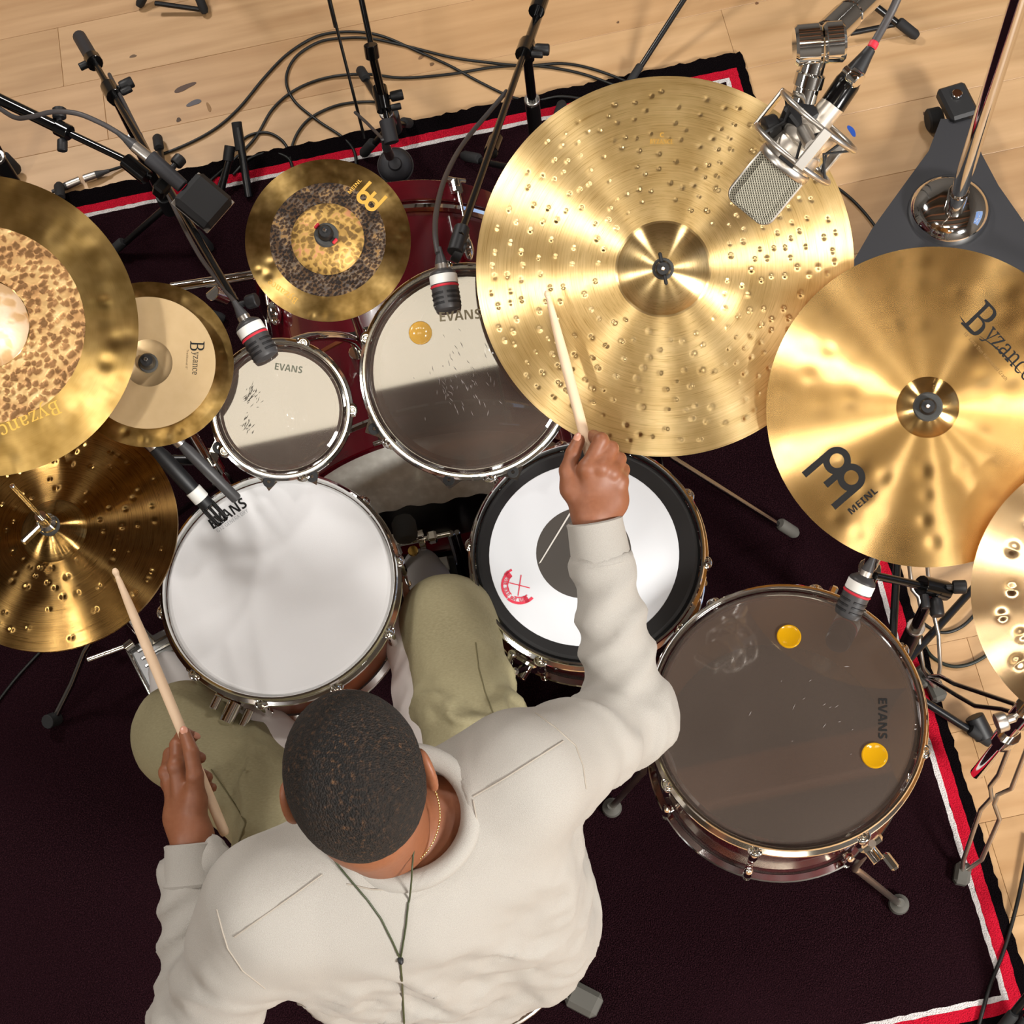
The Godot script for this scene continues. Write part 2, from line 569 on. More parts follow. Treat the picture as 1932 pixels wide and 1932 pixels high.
func make_materials() -> void:
	M.chrome = mat([235, 235, 232], 0.07, 1.0)
	M.dark_chrome = mat([150, 150, 150], 0.16, 1.0)
	M.satin = mat([205, 200, 192], 0.34, 1.0)
	M.brass = mat([205, 165, 90], 0.25, 1.0)
	M.black_metal = mat([14, 14, 15], 0.32)
	M.black_gloss = mat([10, 10, 11], 0.14)
	M.black_plastic = mat([24, 24, 26], 0.5)
	M.grey_plastic = mat([62, 61, 62], 0.45)
	M.dark_grey = mat([46, 46, 50], 0.55)
	M.rubber = mat([30, 30, 31], 0.75)
	M.grey_rubber = mat([92, 90, 84], 0.7)
	M.cable = mat([13, 15, 13], 0.45)
	M.grey_cable = mat([68, 64, 64], 0.5)
	M.white = mat([236, 236, 234], 0.5)
	M.tape = mat([235, 235, 230], 0.6)
	M.red = mat([205, 40, 58], 0.5)
	M.ink = mat([10, 8, 7], 0.8)
	M.felt = mat([70, 70, 68], 0.95)
	M.wall = mat([104, 101, 98], 0.85)
	M.ceiling = mat([78, 74, 69], 0.9)
	# burgundy lacquer
	var wn := noise_tex(4, 0.02, FastNoiseLite.TYPE_SIMPLEX_SMOOTH, 3, Vector2i(256, 256), [[0.0, Color8(74, 4, 16)], [1.0, Color8(106, 8, 25)]], 0.25)
	var bm := mat([255, 255, 255], 0.22)
	bm.albedo_texture = wn
	bm.clearcoat_enabled = true
	bm.clearcoat = 1.0
	bm.clearcoat_roughness = 0.04
	M.burgundy = bm
	var cp := mat([255, 255, 255], 0.3)
	cp.albedo_texture = noise_tex(5, 0.03, FastNoiseLite.TYPE_SIMPLEX_SMOOTH, 3, Vector2i(256, 256), [[0.0, Color8(120, 58, 26)], [1.0, Color8(160, 84, 40)]], 6.0)
	cp.clearcoat_enabled = true
	cp.clearcoat = 0.8
	cp.clearcoat_roughness = 0.1
	M.snare_wood = cp
	M.inner_wood = mat([140, 92, 62], 0.6)
	# drum heads
	var sh := mat([240, 240, 241], 0.55)
	relief(sh, noise_tex(7, 0.2, FastNoiseLite.TYPE_SIMPLEX_SMOOTH, 2, Vector2i(256, 256), grey_ramp(0, 1)), 0.01)
	triplanar(sh, 12.0)
	M.coated = sh
	var cl := mat([86, 76, 69], 0.03)
	cl.transparency = BaseMaterial3D.TRANSPARENCY_ALPHA
	cl.albedo_color.a = 0.75
	cl.metallic_specular = 0.7
	cl.clearcoat_enabled = true
	cl.clearcoat = 1.0
	cl.clearcoat_roughness = 0.03
	M.clear_head = cl
	var c2 := mat([120, 112, 105], 0.2)
	c2.transparency = BaseMaterial3D.TRANSPARENCY_ALPHA
	c2.albedo_color.a = 0.6
	M.reso_head = c2
	M.ring_head = mat([14, 13, 14], 0.5)
	M.dot_white = mat([226, 229, 233], 0.42)
	M.dot_grey = mat([84, 80, 76], 0.12)
	var g := mat([238, 180, 8], 0.1)
	g.transparency = BaseMaterial3D.TRANSPARENCY_ALPHA
	g.albedo_color.a = 0.5
	M.gel = g
	M.stick = mat([250, 232, 214], 0.55)
	M.stick.albedo_texture = noise_tex(9, 0.05, FastNoiseLite.TYPE_SIMPLEX_SMOOTH, 3, Vector2i(128, 128), [[0.0, Color8(238, 220, 196)], [1.0, Color8(255, 244, 228)]], 5.0)

func room() -> void:
	# shell: 8.4 x 8.4 m, all with thickness
	var b := MB.new()
	b.box(Vector3(9.0, 0.2, 9.0), Transform3D(Basis.IDENTITY, Vector3(0, CEIL + 0.1, 0)), 0.01)
	var ce := struct("ceiling", b, M.ceiling)
	for i in 7:
		b = MB.new()
		b.box(Vector3(8.4, 0.16, 0.16), Transform3D(Basis.IDENTITY, Vector3(0, CEIL - 0.08, -3.6 + 1.2 * i)), 0.01)
		part(ce, "beam", b, M.inner_wood)
	for i in 14:   # dark slats under the ceiling behind the drummer
		b = MB.new()
		b.box(Vector3(0.045, 0.05, 0.95), Transform3D(Basis.IDENTITY, Vector3(-0.62 + 0.105 * i, CEIL - 0.19, 2.86)), 0.004)
		part(ce, "slat", b, M.black_plastic)
	b = MB.new()
	b.box(Vector3(0.2, CEIL, 9.0), Transform3D(Basis.IDENTITY, Vector3(-4.3, CEIL * 0.5, 0)), 0.01)
	struct("wall_left", b, M.wall)
	b = MB.new()
	b.box(Vector3(9.0, CEIL, 0.2), Transform3D(Basis.IDENTITY, Vector3(0, CEIL * 0.5, -4.3)), 0.01)
	struct("wall_back", b, M.wall)
	b = MB.new()
	b.box(Vector3(9.0, CEIL, 0.2), Transform3D(Basis.IDENTITY, Vector3(0, CEIL * 0.5, 4.3)), 0.01)
	struct("wall_front", b, M.wall)
	# wall with a window opening (z -0.6..1.4, y 1.0..2.8)
	b = MB.new()
	b.box(Vector3(0.2, 1.0, 9.0), Transform3D(Basis.IDENTITY, Vector3(4.3, 0.5, 0)), 0.01)
	b.box(Vector3(0.2, CEIL - 2.8, 9.0), Transform3D(Basis.IDENTITY, Vector3(4.3, (CEIL + 2.8) * 0.5, 0)), 0.01)
	b.box(Vector3(0.2, 1.8, 3.9), Transform3D(Basis.IDENTITY, Vector3(4.3, 1.9, -2.55)), 0.01)
	b.box(Vector3(0.2, 1.8, 3.1), Transform3D(Basis.IDENTITY, Vector3(4.3, 1.9, 2.95)), 0.01)
	struct("wall_right", b, M.wall)
	b = MB.new()
	for y in [1.0, 1.9, 2.8]:
		b.box(Vector3(0.08, 0.05, 2.0), Transform3D(Basis.IDENTITY, Vector3(4.3, y, 0.4)), 0.004)
	for z in [-0.6, 0.4, 1.4]:
		b.box(Vector3(0.08, 1.8, 0.05), Transform3D(Basis.IDENTITY, Vector3(4.3, 1.9, z)), 0.004)
	var win := struct("window_1", b, M.white)
	var gl := mat([240, 245, 245], 0.02)
	gl.transparency = BaseMaterial3D.TRANSPARENCY_ALPHA
	gl.albedo_color.a = 0.05
	for z in [-0.1, 0.9]:
		for y in [1.45, 2.35]:
			b = MB.new()
			b.box(Vector3(0.006, 0.85, 0.95), Transform3D(Basis.IDENTITY, Vector3(4.3, y, z)), 0.001)
			part(win, "pane", b, gl)

func floor_and_rug() -> void:
	var rng := RandomNumberGenerator.new()
	rng.seed = 11
	var b := MB.new()
	b.box(Vector3(9.0, 0.2, 9.0), Transform3D(Basis.IDENTITY, Vector3(0, -0.118, 0)), 0.01)
	var fl := struct("floor", b, mat([140, 106, 72], 0.9))
	var woods := []
	var tones := [[190, 150, 106], [196, 156, 111], [186, 146, 101], [200, 161, 116], [193, 152, 107]]
	for k in 5:
		var c: Array = tones[k]
		var t := noise_tex(20 + k, 0.035, FastNoiseLite.TYPE_SIMPLEX_SMOOTH, 4, Vector2i(512, 256), [[0.0, Color8(c[0] - 16, c[1] - 18, c[2] - 18)], [0.45, Color8(c[0], c[1], c[2])], [1.0, Color8(mini(c[0] + 18, 255), c[1] + 18, c[2] + 18)]], 9.0)
		var m := mat([255, 255, 255], 0.42)
		m.albedo_texture = t
		m.uv1_scale = Vector3(0.8, 2.2, 1)
		woods.append(m)
	var wz := 0.172
	var z := -4.2
	var row := 0
	while z < 4.2:
		var x := -4.25 + rng.randf() * 0.9 - 0.9
		while x < 4.2:
			var L := rng.randf_range(1.1, 2.3)
			if x < 1.9 and x + L > -1.7 and z > -2.2 and z < 1.7 or (row % 1 == 0):
				var pb := MB.new()
				pb.box(Vector3(L - 0.0006, 0.018, wz - 0.0006), Transform3D.IDENTITY, 0.0006)
				var du := rng.randf() * 3.0
				var dv := rng.randf() * 3.0
				for i in pb.uv.size(): pb.uv[i] = pb.uv[i] + Vector2(du, dv)
				part(fl, "plank", pb, woods[rng.randi() % 5], Transform3D(Basis.IDENTITY, Vector3(x + L * 0.5, -0.009 - rng.randf() * 0.0006, z + wz * 0.5)))
			x += L
		z += wz
		row += 1
	# knots, old paint spots on the boards: [px, py, rx, ry, colour]
	for s in [[348, 165, 20, 6, [92, 70, 58]], [366, 194, 13, 6, [96, 92, 96]], [337, 226, 5, 4, [80, 60, 44]], [251, 106, 7, 3, [110, 86, 62]], [587, 272, 6, 4, [120, 86, 54]], [600, 273, 3, 3, [120, 86, 54]], [815, 121, 5, 3, [110, 80, 50]], [795, 108, 7, 3, [120, 88, 56]], [1607, 247, 6, 11, [38, 92, 200]], [1166, 42, 3, 2, [110, 80, 54]], [1428, 6, 3, 3, [120, 84, 54]], [180, 128, 4, 3, [130, 96, 62]], [394, 202, 4, 9, [150, 112, 70]], [1744, 214, 3, 3, [110, 80, 56]]]:
		var p := W(s[0], s[1], 0.0)
		var sc := depth_at(s[0], s[1], 0.0) / FPX
		var poly := PackedVector2Array()
		for i in 20:
			var a := TAU * i / 20
			var k := 1.0 + 0.16 * sin(a * 2.0 + s[0]) + 0.10 * sin(a * 3.0 + s[1])
			poly.append(Vector2(cos(a) * s[2] * sc * k, sin(a) * s[3] * sc * k * 1.1))
		var pb := MB.new()
		pb.prism(poly, 0.0004)
		part(fl, "paint_spot" if s[4][2] > 150 else "knot", pb, mat(s[4], 0.6), Transform3D(Basis(Vector3.UP, 0.2), p + Vector3(0, 0.0003, 0)))
	# rug
	var rx0 := -2.3
	var rx1 := 0.712
	var rz0 := -0.975
	var rz1 := 1.152
	var rug := thing("rug", "dark plum pile rug with red and white border stripes under the drum kit", "rug", Transform3D(Basis.IDENTITY, Vector3(0, 0, 0)))
	var pn := noise_tex(31, 0.35, FastNoiseLite.TYPE_SIMPLEX_SMOOTH, 2, Vector2i(512, 512), grey_ramp(0, 1))
	var pile := func(lo: Array, mid: Array, hi: Array, sd: int) -> StandardMaterial3D:
		var m := mat([255, 255, 255], 0.95)
		m.albedo_texture = noise_tex(sd, 0.3, FastNoiseLite.TYPE_SIMPLEX_SMOOTH, 3, Vector2i(512, 512), [[0.0, Color8(lo[0], lo[1], lo[2])], [0.5, Color8(mid[0], mid[1], mid[2])], [1.0, Color8(hi[0], hi[1], hi[2])]])
		relief(m, pn, 0.4)
		m.metallic_specular = 0.12   # pile, not a polished face
		triplanar(m, 2.2)
		return m
	var field_m: StandardMaterial3D = pile.call([12, 3, 7], [30, 13, 18], [60, 34, 40], 33)
	var border_m: StandardMaterial3D = pile.call([5, 3, 4], [12, 8, 10], [24, 18, 20], 34)
	var red_m: StandardMaterial3D = pile.call([150, 14, 34], [188, 24, 46], [214, 44, 66], 35)
	var white_m: StandardMaterial3D = pile.call([170, 160, 160], [214, 208, 206], [240, 236, 232], 36)
	var bt := 0.042
	var br := 0.020
	var bb := 0.036
	# frame pieces in layers: black border, red stripe, white stripe, inner field
	var x1 := rx1 - br
	var z0 := rz0 + bt
	var z1 := rz1 - bb
	b = MB.new()
	var poly := PackedVector2Array()
	# ragged outer edge
	var n := 260
	for i in n: poly.append(Vector2(lerpf(rx0, rx1, float(i) / n), rz0 + rng.randf_range(-0.0035, 0.0035)))
	n = 180
	for i in n: poly.append(Vector2(rx1 + rng.randf_range(-0.0025, 0.0025), lerpf(rz0, rz1, float(i) / n)))
	n = 260
	for i in n: poly.append(Vector2(lerpf(rx1, rx0, float(i) / n), rz1 + rng.randf_range(-0.0025, 0.0025)))
	poly.append(Vector2(rx0, rz1))
	b.prism(poly, 0.009, Transform3D(Basis.IDENTITY, Vector3(0, 0.0092, 0)))
	part(rug, "border", b, border_m)
	var frame := func(x_out: float, z_a: float, z_b: float, w: float, y: float) -> MB:
		var q := MB.new()
		var jag := func(p0: Vector2, p1: Vector2, off2: Vector2) -> void:
			var pp := PackedVector2Array()
			var cnt := int((p1 - p0).length() / 0.012)
			for i in cnt + 1: pp.append(p0.lerp(p1, float(i) / cnt) + off2.normalized() * rng.randf_range(-0.0011, 0.0011))
			for i in range(cnt, -1, -1): pp.append(p0.lerp(p1, float(i) / cnt) + off2 + off2.normalized() * rng.randf_range(-0.0011, 0.0011))
			q.prism(pp, 0.006, Transform3D(Basis.IDENTITY, Vector3(0, y, 0)))
		jag.call(Vector2(rx0 + 0.02, z_a), Vector2(x_out, z_a), Vector2(0, w))
		jag.call(Vector2(x_out, z_a + w), Vector2(x_out, z_b - w), Vector2(-w, 0))
		jag.call(Vector2(rx0 + 0.02, z_b), Vector2(x_out, z_b), Vector2(0, -w))
		return q
	part(rug, "red_stripe", frame.call(x1, z0, z1, 0.022, 0.0099), red_m)
	part(rug, "white_stripe", frame.call(x1 - 0.022, z0 + 0.022, z1 - 0.022, 0.0095, 0.0102), white_m)
	b = MB.new()
	var wi := 0.0315
	b.prism(PackedVector2Array([Vector2(rx0 + 0.02, z0 + wi), Vector2(x1 - wi, z0 + wi), Vector2(x1 - wi, z1 - wi), Vector2(rx0 + 0.02, z1 - wi)]), 0.006, Transform3D(Basis.IDENTITY, Vector3(0, 0.0097, 0)))
	part(rug, "field", b, field_m)

# ================================================================= drums and cymbals
func hoop_profile(rs: float) -> Array:
	return [[rs + 0.0045, -0.016], [rs + 0.0045, 0.001], [rs + 0.0065, 0.0042], [rs + 0.0095, 0.0044], [rs + 0.0112, 0.0018], [rs + 0.0098, -0.0005], [rs + 0.0072, -0.0018], [rs + 0.0072, -0.0135], [rs + 0.0155, -0.0150], [rs + 0.0165, -0.0172], [rs + 0.0145, -0.0186], [rs + 0.0045, -0.0170], [rs + 0.0045, -0.016]]

# local frame: y = head normal, head just below y = 0
func drum(t: Node3D, R: float, dep: float, lugs: int, a0: float, shell_m: Material, head_m: Material, reso_m: Material, ears := 0.0) -> void:
	var rs := R - 0.0112
	var b := MB.new()
	b.lathe([[rs, -0.012], [rs, -dep + 0.012], [rs - 0.006, -dep + 0.008], [rs - 0.008, -dep + 0.012], [rs - 0.008, -0.012], [rs - 0.005, -0.007], [rs, -0.012]], 72)
	var sh := part(t, "shell", b, shell_m)
	b = MB.new()
	b.lathe([[rs - 0.0083, -0.013], [rs - 0.0083, -dep + 0.013]], 64)
	part(sh, "inner_ply", b, M.inner_wood)
	b = MB.new()
	b.lathe([[0.0, -0.006], [rs - 0.0065, -0.006], [rs - 0.006, -0.006], [rs - 0.001, -0.0075], [rs + 0.0035, -0.014]], 72, Transform3D.IDENTITY, 0.0, TAU, 0.99)
	part(t, "batter_head", b, head_m)
	b = MB.new()
	b.lathe([[0.0, -dep + 0.006], [rs - 0.006, -dep + 0.006], [rs + 0.0035, -dep + 0.014]], 56)
	part(t, "resonant_head", b, reso_m)
	b = MB.new()
	b.lathe(hoop_profile(rs), 80)
	var hp := part(t, "hoop", b, M.chrome)
	b = MB.new()
	b.lathe(hoop_profile(rs), 72, Transform3D(Basis(Vector3.RIGHT, PI), Vector3(0, -dep, 0)))
	part(t, "hoop", b, M.chrome)
	# one tension rod with its square head, washer and lug, shared by all
	var rod := MB.new()
	rod.cyl(Vector3(0, -0.05, 0), Vector3(0, -0.006, 0), 0.0028, -1, 8)
	rod.cyl(Vector3(0, -0.0135, 0), Vector3(0, -0.011, 0), 0.0068, -1, 14, 0.0006)
	rod.cyl(Vector3(0, -0.011, 0), Vector3(0, -0.006, 0), 0.0052, -1, 12, 0.0015)
	rod.box(Vector3(0.0058, 0.008, 0.0058), Transform3D(Basis(Vector3.UP, 0.5), Vector3(0, -0.003, 0)), 0.0012)
	var rm := rod.mesh()
	var lug := MB.new()
	lug.along(Vector3(0, -0.082, 0), Vector3(0, -0.03, 0), [[0, 0], [0.0045, 0.001], [0.0072, 0.005], [0.0078, 0.014], [0.006, 0.024], [0.0078, 0.036], [0.0072, 0.047], [0.0045, 0.052], [0, 0.052]], 14)
	lug.cyl(Vector3(-0.012, -0.054, 0), Vector3(0, -0.054, 0), 0.0055, -1, 10)
	var lm := lug.mesh()
	var ear := MB.new()
	ear.sphere(Vector3(-0.001, -0.0165, 0), Vector3(0.0105, 0.0036, 0.0125), 14)
	var em := ear.mesh()
	for i in lugs:
		var a := a0 + TAU * i / lugs
		var d := Vector3(cos(a), 0, sin(a))
		var rr := rs + 0.0135
		var xf := Transform3D(Basis(Vector3.UP, -a), d * rr)
		part(t, "tension_rod", rm, M.chrome, xf)
		part(hp, "hoop_ear", em, M.chrome, xf)
		part(t, "lug", lm, M.chrome, xf)
		var flip := Transform3D(Basis(Vector3.UP, -a) * Basis(Vector3.RIGHT, PI), d * rr + Vector3(0, -dep, 0))
		part(t, "tension_rod", rm, M.chrome, flip)
		if dep > 0.16: part(t, "lug", lm, M.chrome, flip)
	# suspension bracket with rubber grommets
	if ears > 0.0:
		b = MB.new()
		var poly := PackedVector2Array()
		var n := 30
		for i in n + 1:
			var a := 0.75 + (PI - 0.2) * i / n
			var bump := 0.0
			for e in [1.15, 1.75, 2.6]:
				bump = maxf(bump, exp(-pow((a - e) / 0.07, 2)))
			poly.append(Vector2(cos(a), sin(a)) * (rs + 0.016 + bump * ears))
		for i in range(n, -1, -1):
			var a := 0.75 + (PI - 0.2) * i / n
			poly.append(Vector2(cos(a), sin(a)) * (rs + 0.012))
		b.prism(poly, 0.003, Transform3D(Basis.IDENTITY, Vector3(0, -0.019, 0)))
		var br := part(t, "suspension_bracket", b, M.chrome)
		for e in [1.15, 1.75, 2.6]:
			b = MB.new()
			b.lathe([[0.0028, 0.004], [0.0085, 0.004], [0.0095, 0.002], [0.0095, -0.005], [0.0028, -0.005]], 16)
			part(br, "grommet", b, M.rubber, Transform3D(Basis.IDENTITY, Vector3(cos(e), 0, sin(e)) * (rs + 0.018) + Vector3(0, -0.0185, 0)))

# ------------------------------------------------------------ flat print laid on a surface, given in picture coordinates
func print_poly(parent: Node3D, called: String, polys: Array, xf: Transform3D, prof: Callable, m: Material) -> void:
	var b := MB.new()
	for pl in polys:
		var q := PackedVector2Array()
		for p in pl: q.append(on_disc(xf, p.x, p.y))
		var tr := Geometry2D.triangulate_polygon(q)
		var base := b.v.size()
		for p in q: b.vert(Vector3(p.x, prof.call(p.length()), p.y), Vector3.UP)
		for i in range(0, tr.size(), 3): b.tri(base + tr[i], base + tr[i + 1], base + tr[i + 2])
	part(parent, called, b, m)

func print_text(parent: Node3D, s: String, serif: bool, at: Vector2, ang: float, wd: float, ht: float, xf: Transform3D, prof: Callable, m: Material, weight := 700) -> void:
	var tm := TextMesh.new()
	var sf := SystemFont.new()
	sf.font_names = PackedStringArray(["Droid Serif" if serif else "Droid Sans"])
	sf.font_weight = weight
	tm.font = sf
	tm.font_size = 64
	tm.pixel_size = 0.01
	tm.depth = 0.0
	tm.curve_step = 2.0
	tm.text = s
	var arr := tm.get_mesh_arrays()
	var vs: PackedVector3Array = arr[Mesh.ARRAY_VERTEX]
	if vs.is_empty(): return
	var lo := vs[0]
	var hi := vs[0]
	for p in vs:
		lo = lo.min(p)
		hi = hi.max(p)
	var e1 := Vector2(cos(ang), sin(ang))
	var e2 := Vector2(sin(ang), -cos(ang))
	var b := MB.new()
	for p in vs:
		var q := at + e1 * ((p.x - lo.x) / (hi.x - lo.x) * wd) + e2 * ((p.y - lo.y) / (hi.y - lo.y) * ht)
		var l := on_disc(xf, q.x, q.y)
		b.vert(Vector3(l.x, prof.call(l.length()), l.y), Vector3.UP)
	var ix = arr[Mesh.ARRAY_INDEX]
	if ix == null or ix.size() == 0: ix = PackedInt32Array(range(vs.size()))
	for i in range(0, ix.size(), 3): b.tri(ix[i], ix[i + 1], ix[i + 2])
	part(parent, "lettering", b, m)

func ring_mark(c: Vector2, e1: Vector2, e2: Vector2, u: float) -> Array:   # the two-ringed maker's mark; c = first ring's centre, u = its unit in pixels
	var out := []
	for k in 2:
		var o := c + e1 * u * 1.57 * k
		for h in 2:
			var pl := []
			for i in 15: pl.append(o + Vector2.from_angle(PI * (i / 14.0 + h)) * u)
			for i in 15: pl.append(o + Vector2.from_angle(PI * ((14 - i) / 14.0 + h)) * u * 0.52)
			out.append(pl)
	for q in [[-1.0, -0.52, 0.0, 2.45], [0.54, 1.03, 0.45, 1.75], [2.09, 2.57, 0.0, 2.35]]:
		out.append([c + (e1 * q[0] + e2 * q[2]) * u, c + (e1 * q[1] + e2 * q[2]) * u, c + (e1 * q[1] + e2 * q[3]) * u, c + (e1 * q[0] + e2 * q[3]) * u])
	return out

# ------------------------------------------------------------ cymbals
func cym_y(r: float, R: float, br: float, bow: float, bell: float) -> float:
	var y := bow * (1.0 - pow(r / R, 1.6))
	if r < br: y += bell * pow(1.0 - pow(r / br, 2.2), 0.85)
	return y

func cym_mat(sd: int, lo: Array, hi: Array, rough: float, an: float, groove: float, patch: float) -> StandardMaterial3D:
	var m := mat([255, 255, 255], rough, 1.0)
	var w := 512
	var h := 512
	var im := Image.create(w, h, false, Image.FORMAT_RGB8)
	var f1 := FastNoiseLite.new()
	f1.seed = sd
	f1.frequency = 1.0
	f1.fractal_octaves = 3
	var ca := Color8(lo[0], lo[1], lo[2])
	var cb := Color8(hi[0], hi[1], hi[2])
	for y in h:
		var r := float(y) / h
		for x in w:
			var a := TAU * x / w
			var pt := f1.get_noise_2d(cos(a) * r * 4.0, sin(a) * r * 4.0)
			var dash := f1.get_noise_3d(cos(a) * 3.0, sin(a) * 3.0, r * 150.0)
			var gr := f1.get_noise_2d(r * 240.0, 7.7)
			var q := clampf(0.6 + patch * pt + groove * (0.5 * gr - maxf(0.0, dash - 0.22) * 2.2), 0.0, 1.0)
			im.set_pixel(x, y, ca.lerp(cb, q))
	m.albedo_texture = ImageTexture.create_from_image(im)
	if an != 0.0:
		m.anisotropy_enabled = true   # polish along the turned grooves
		m.anisotropy = an
	return m

# zones: [r0, r1, part name, material, dent noise]
func cymbal(t: Node3D, R: float, br: float, bow: float, bell: float, zones: Array, dents: Array, seg: int, step: float) -> void:
	for zn in zones:
		var r0: float = zn[0]
		var r1: float = zn[1]
		var nr := maxi(4, int((r1 - r0) / step))
		var hh := PackedFloat32Array()
		hh.resize((nr + 1) * seg)
		var nz := FastNoiseLite.new()
		nz.seed = 5
		nz.frequency = 1.0
		var na: float = zn[4]
		for i in nr + 1:
			var r := lerpf(r0, r1, float(i) / nr)
			var y := cym_y(r, R, br, bow, bell)
			for s in seg:
				var a := TAU * s / seg
				hh[i * seg + s] = y + (na * nz.get_noise_2d(cos(a) * r * 55.0, sin(a) * r * 55.0) if na > 0.0 else 0.0)
		for d in dents:
			var ri: float = (d[0] - r0) / (r1 - r0) * nr
			var reach: float = d[2] * 2.2
			var i0 := maxi(0, int(ri - reach / step) - 1)
			var i1 := mini(nr, int(ri + reach / step) + 1)
			for i in range(i0, i1 + 1):
				var r := lerpf(r0, r1, float(i) / nr)
				if absf(r - d[0]) > reach: continue
				var sp := int(ceil(reach / maxf(r, 0.01) / TAU * seg))
				var s0 := int(d[1] / TAU * seg)
				for s in range(s0 - sp, s0 + sp + 1):
					var a := TAU * s / seg
					var dx: float = r * cos(a) - d[0] * cos(d[1])
					var dz: float = r * sin(a) - d[0] * sin(d[1])
					hh[i * seg + posmod(s, seg)] -= d[3] * exp(-(dx * dx + dz * dz) / (d[2] * d[2]))
		var b := MB.new()
		for i in nr + 1:
			var r := lerpf(r0, r1, float(i) / nr)
			for s in seg + 1:
				var a := TAU * s / seg
				var q := s % seg
				var dr: float = (r1 - r0) / nr
				var gy := (hh[mini(i + 1, nr) * seg + q] - hh[maxi(i - 1, 0) * seg + q]) / (dr * (mini(i + 1, nr) - maxi(i - 1, 0)))
				var ga := (hh[i * seg + (q + 1) % seg] - hh[i * seg + posmod(q - 1, seg)]) / (2.0 * TAU / seg * maxf(r, 0.003))
				var er := Vector3(cos(a), 0, sin(a))
				var ea := Vector3(-sin(a), 0, cos(a))
				b.vert(er * r + Vector3(0, hh[i * seg + q], 0), (Vector3.UP - er * gy - ea * ga).normalized(), Vector2(float(s) / seg, r / R))
		for i in nr:
			for s in seg:
				var k := i * (seg + 1) + s
				b.quad(k, k + 1, k + seg + 2, k + seg + 1)
		part(t, zn[2], b, zn[3])
	var u := MB.new()
	var pr := [[0.004, cym_y(0.004, R, br, bow, bell) - 0.0016]]
	for i in 24:
		var r := lerpf(0.006, R, (i + 1) / 24.0)
		pr.append([r, cym_y(r, R, br, bow, bell) - 0.0016])
	pr.append([R, 0.0])
	u.lathe(pr, 96)
	part(t, "underside", u, zones[zones.size() - 1][3])

func topper(t: Node3D, y: float, wing: float, felt_r: float, red := false) -> void:
	var b := MB.new()
	b.lathe([[0.0035, y + 0.009], [felt_r * 0.9, y + 0.009], [felt_r, y + 0.006], [felt_r, y + 0.001], [0.0035, y]], 24)
	part(t, "felt_washer", b, M.felt)
	b = MB.new()
	b.lathe([[0.0032, y + 0.027], [0.0085, y + 0.027], [0.0105, y + 0.024], [0.0115, y + 0.010], [0.0035, y + 0.010]], 20)
	if wing > 0.0:
		for s in [-1.0, 1.0]:
			b.box(Vector3(0.014, 0.014, 0.005), Transform3D(Basis(Vector3.UP, -wing), Vector3(cos(wing), 0, sin(wing)) * s * 0.016 + Vector3(0, y + 0.021, 0)), 0.002)
	part(t, "wing_nut", b, M.black_plastic)
	if red:
		for s in [-1.0, 1.0]:
			b = MB.new()
			b.box(Vector3(0.004, 0.008, 0.009), Transform3D(Basis(Vector3.UP, -0.7), Vector3(cos(0.7), 0, sin(0.7)) * s * 0.0175 + Vector3(0, y + 0.012, 0)), 0.001)
			part(t, "wing_tab", b, M.red)
	b = MB.new()
	b.cyl(Vector3(0, y - 0.02, 0), Vector3(0, y + 0.036, 0), 0.003, -1, 10)
	part(t, "threaded_rod", b, M.chrome)

func rand_dents(sd: int, n: int, r0: float, r1: float, smin: float, smax: float, dmin: float, dmax: float, gap: float) -> Array:
	var rng := RandomNumberGenerator.new()
	rng.seed = sd
	var out := []
	var tries := 0
	while out.size() < n and tries < n * 60:
		tries += 1
		var r := sqrt(lerpf(r0 * r0, r1 * r1, rng.randf()))
		var a := rng.randf() * TAU
		var p := Vector2(cos(a), sin(a)) * r
		var ok := true
		for q in out:
			if (q[4] as Vector2).distance_to(p) < gap:
				ok = false
				break
		if ok: out.append([r, a, rng.randf_range(smin, smax), rng.randf_range(dmin, dmax), p])
	return out

func px2m(px: float, x: float, y: float, h: float) -> float:
	return px * depth_at(x, y, h) / FPX

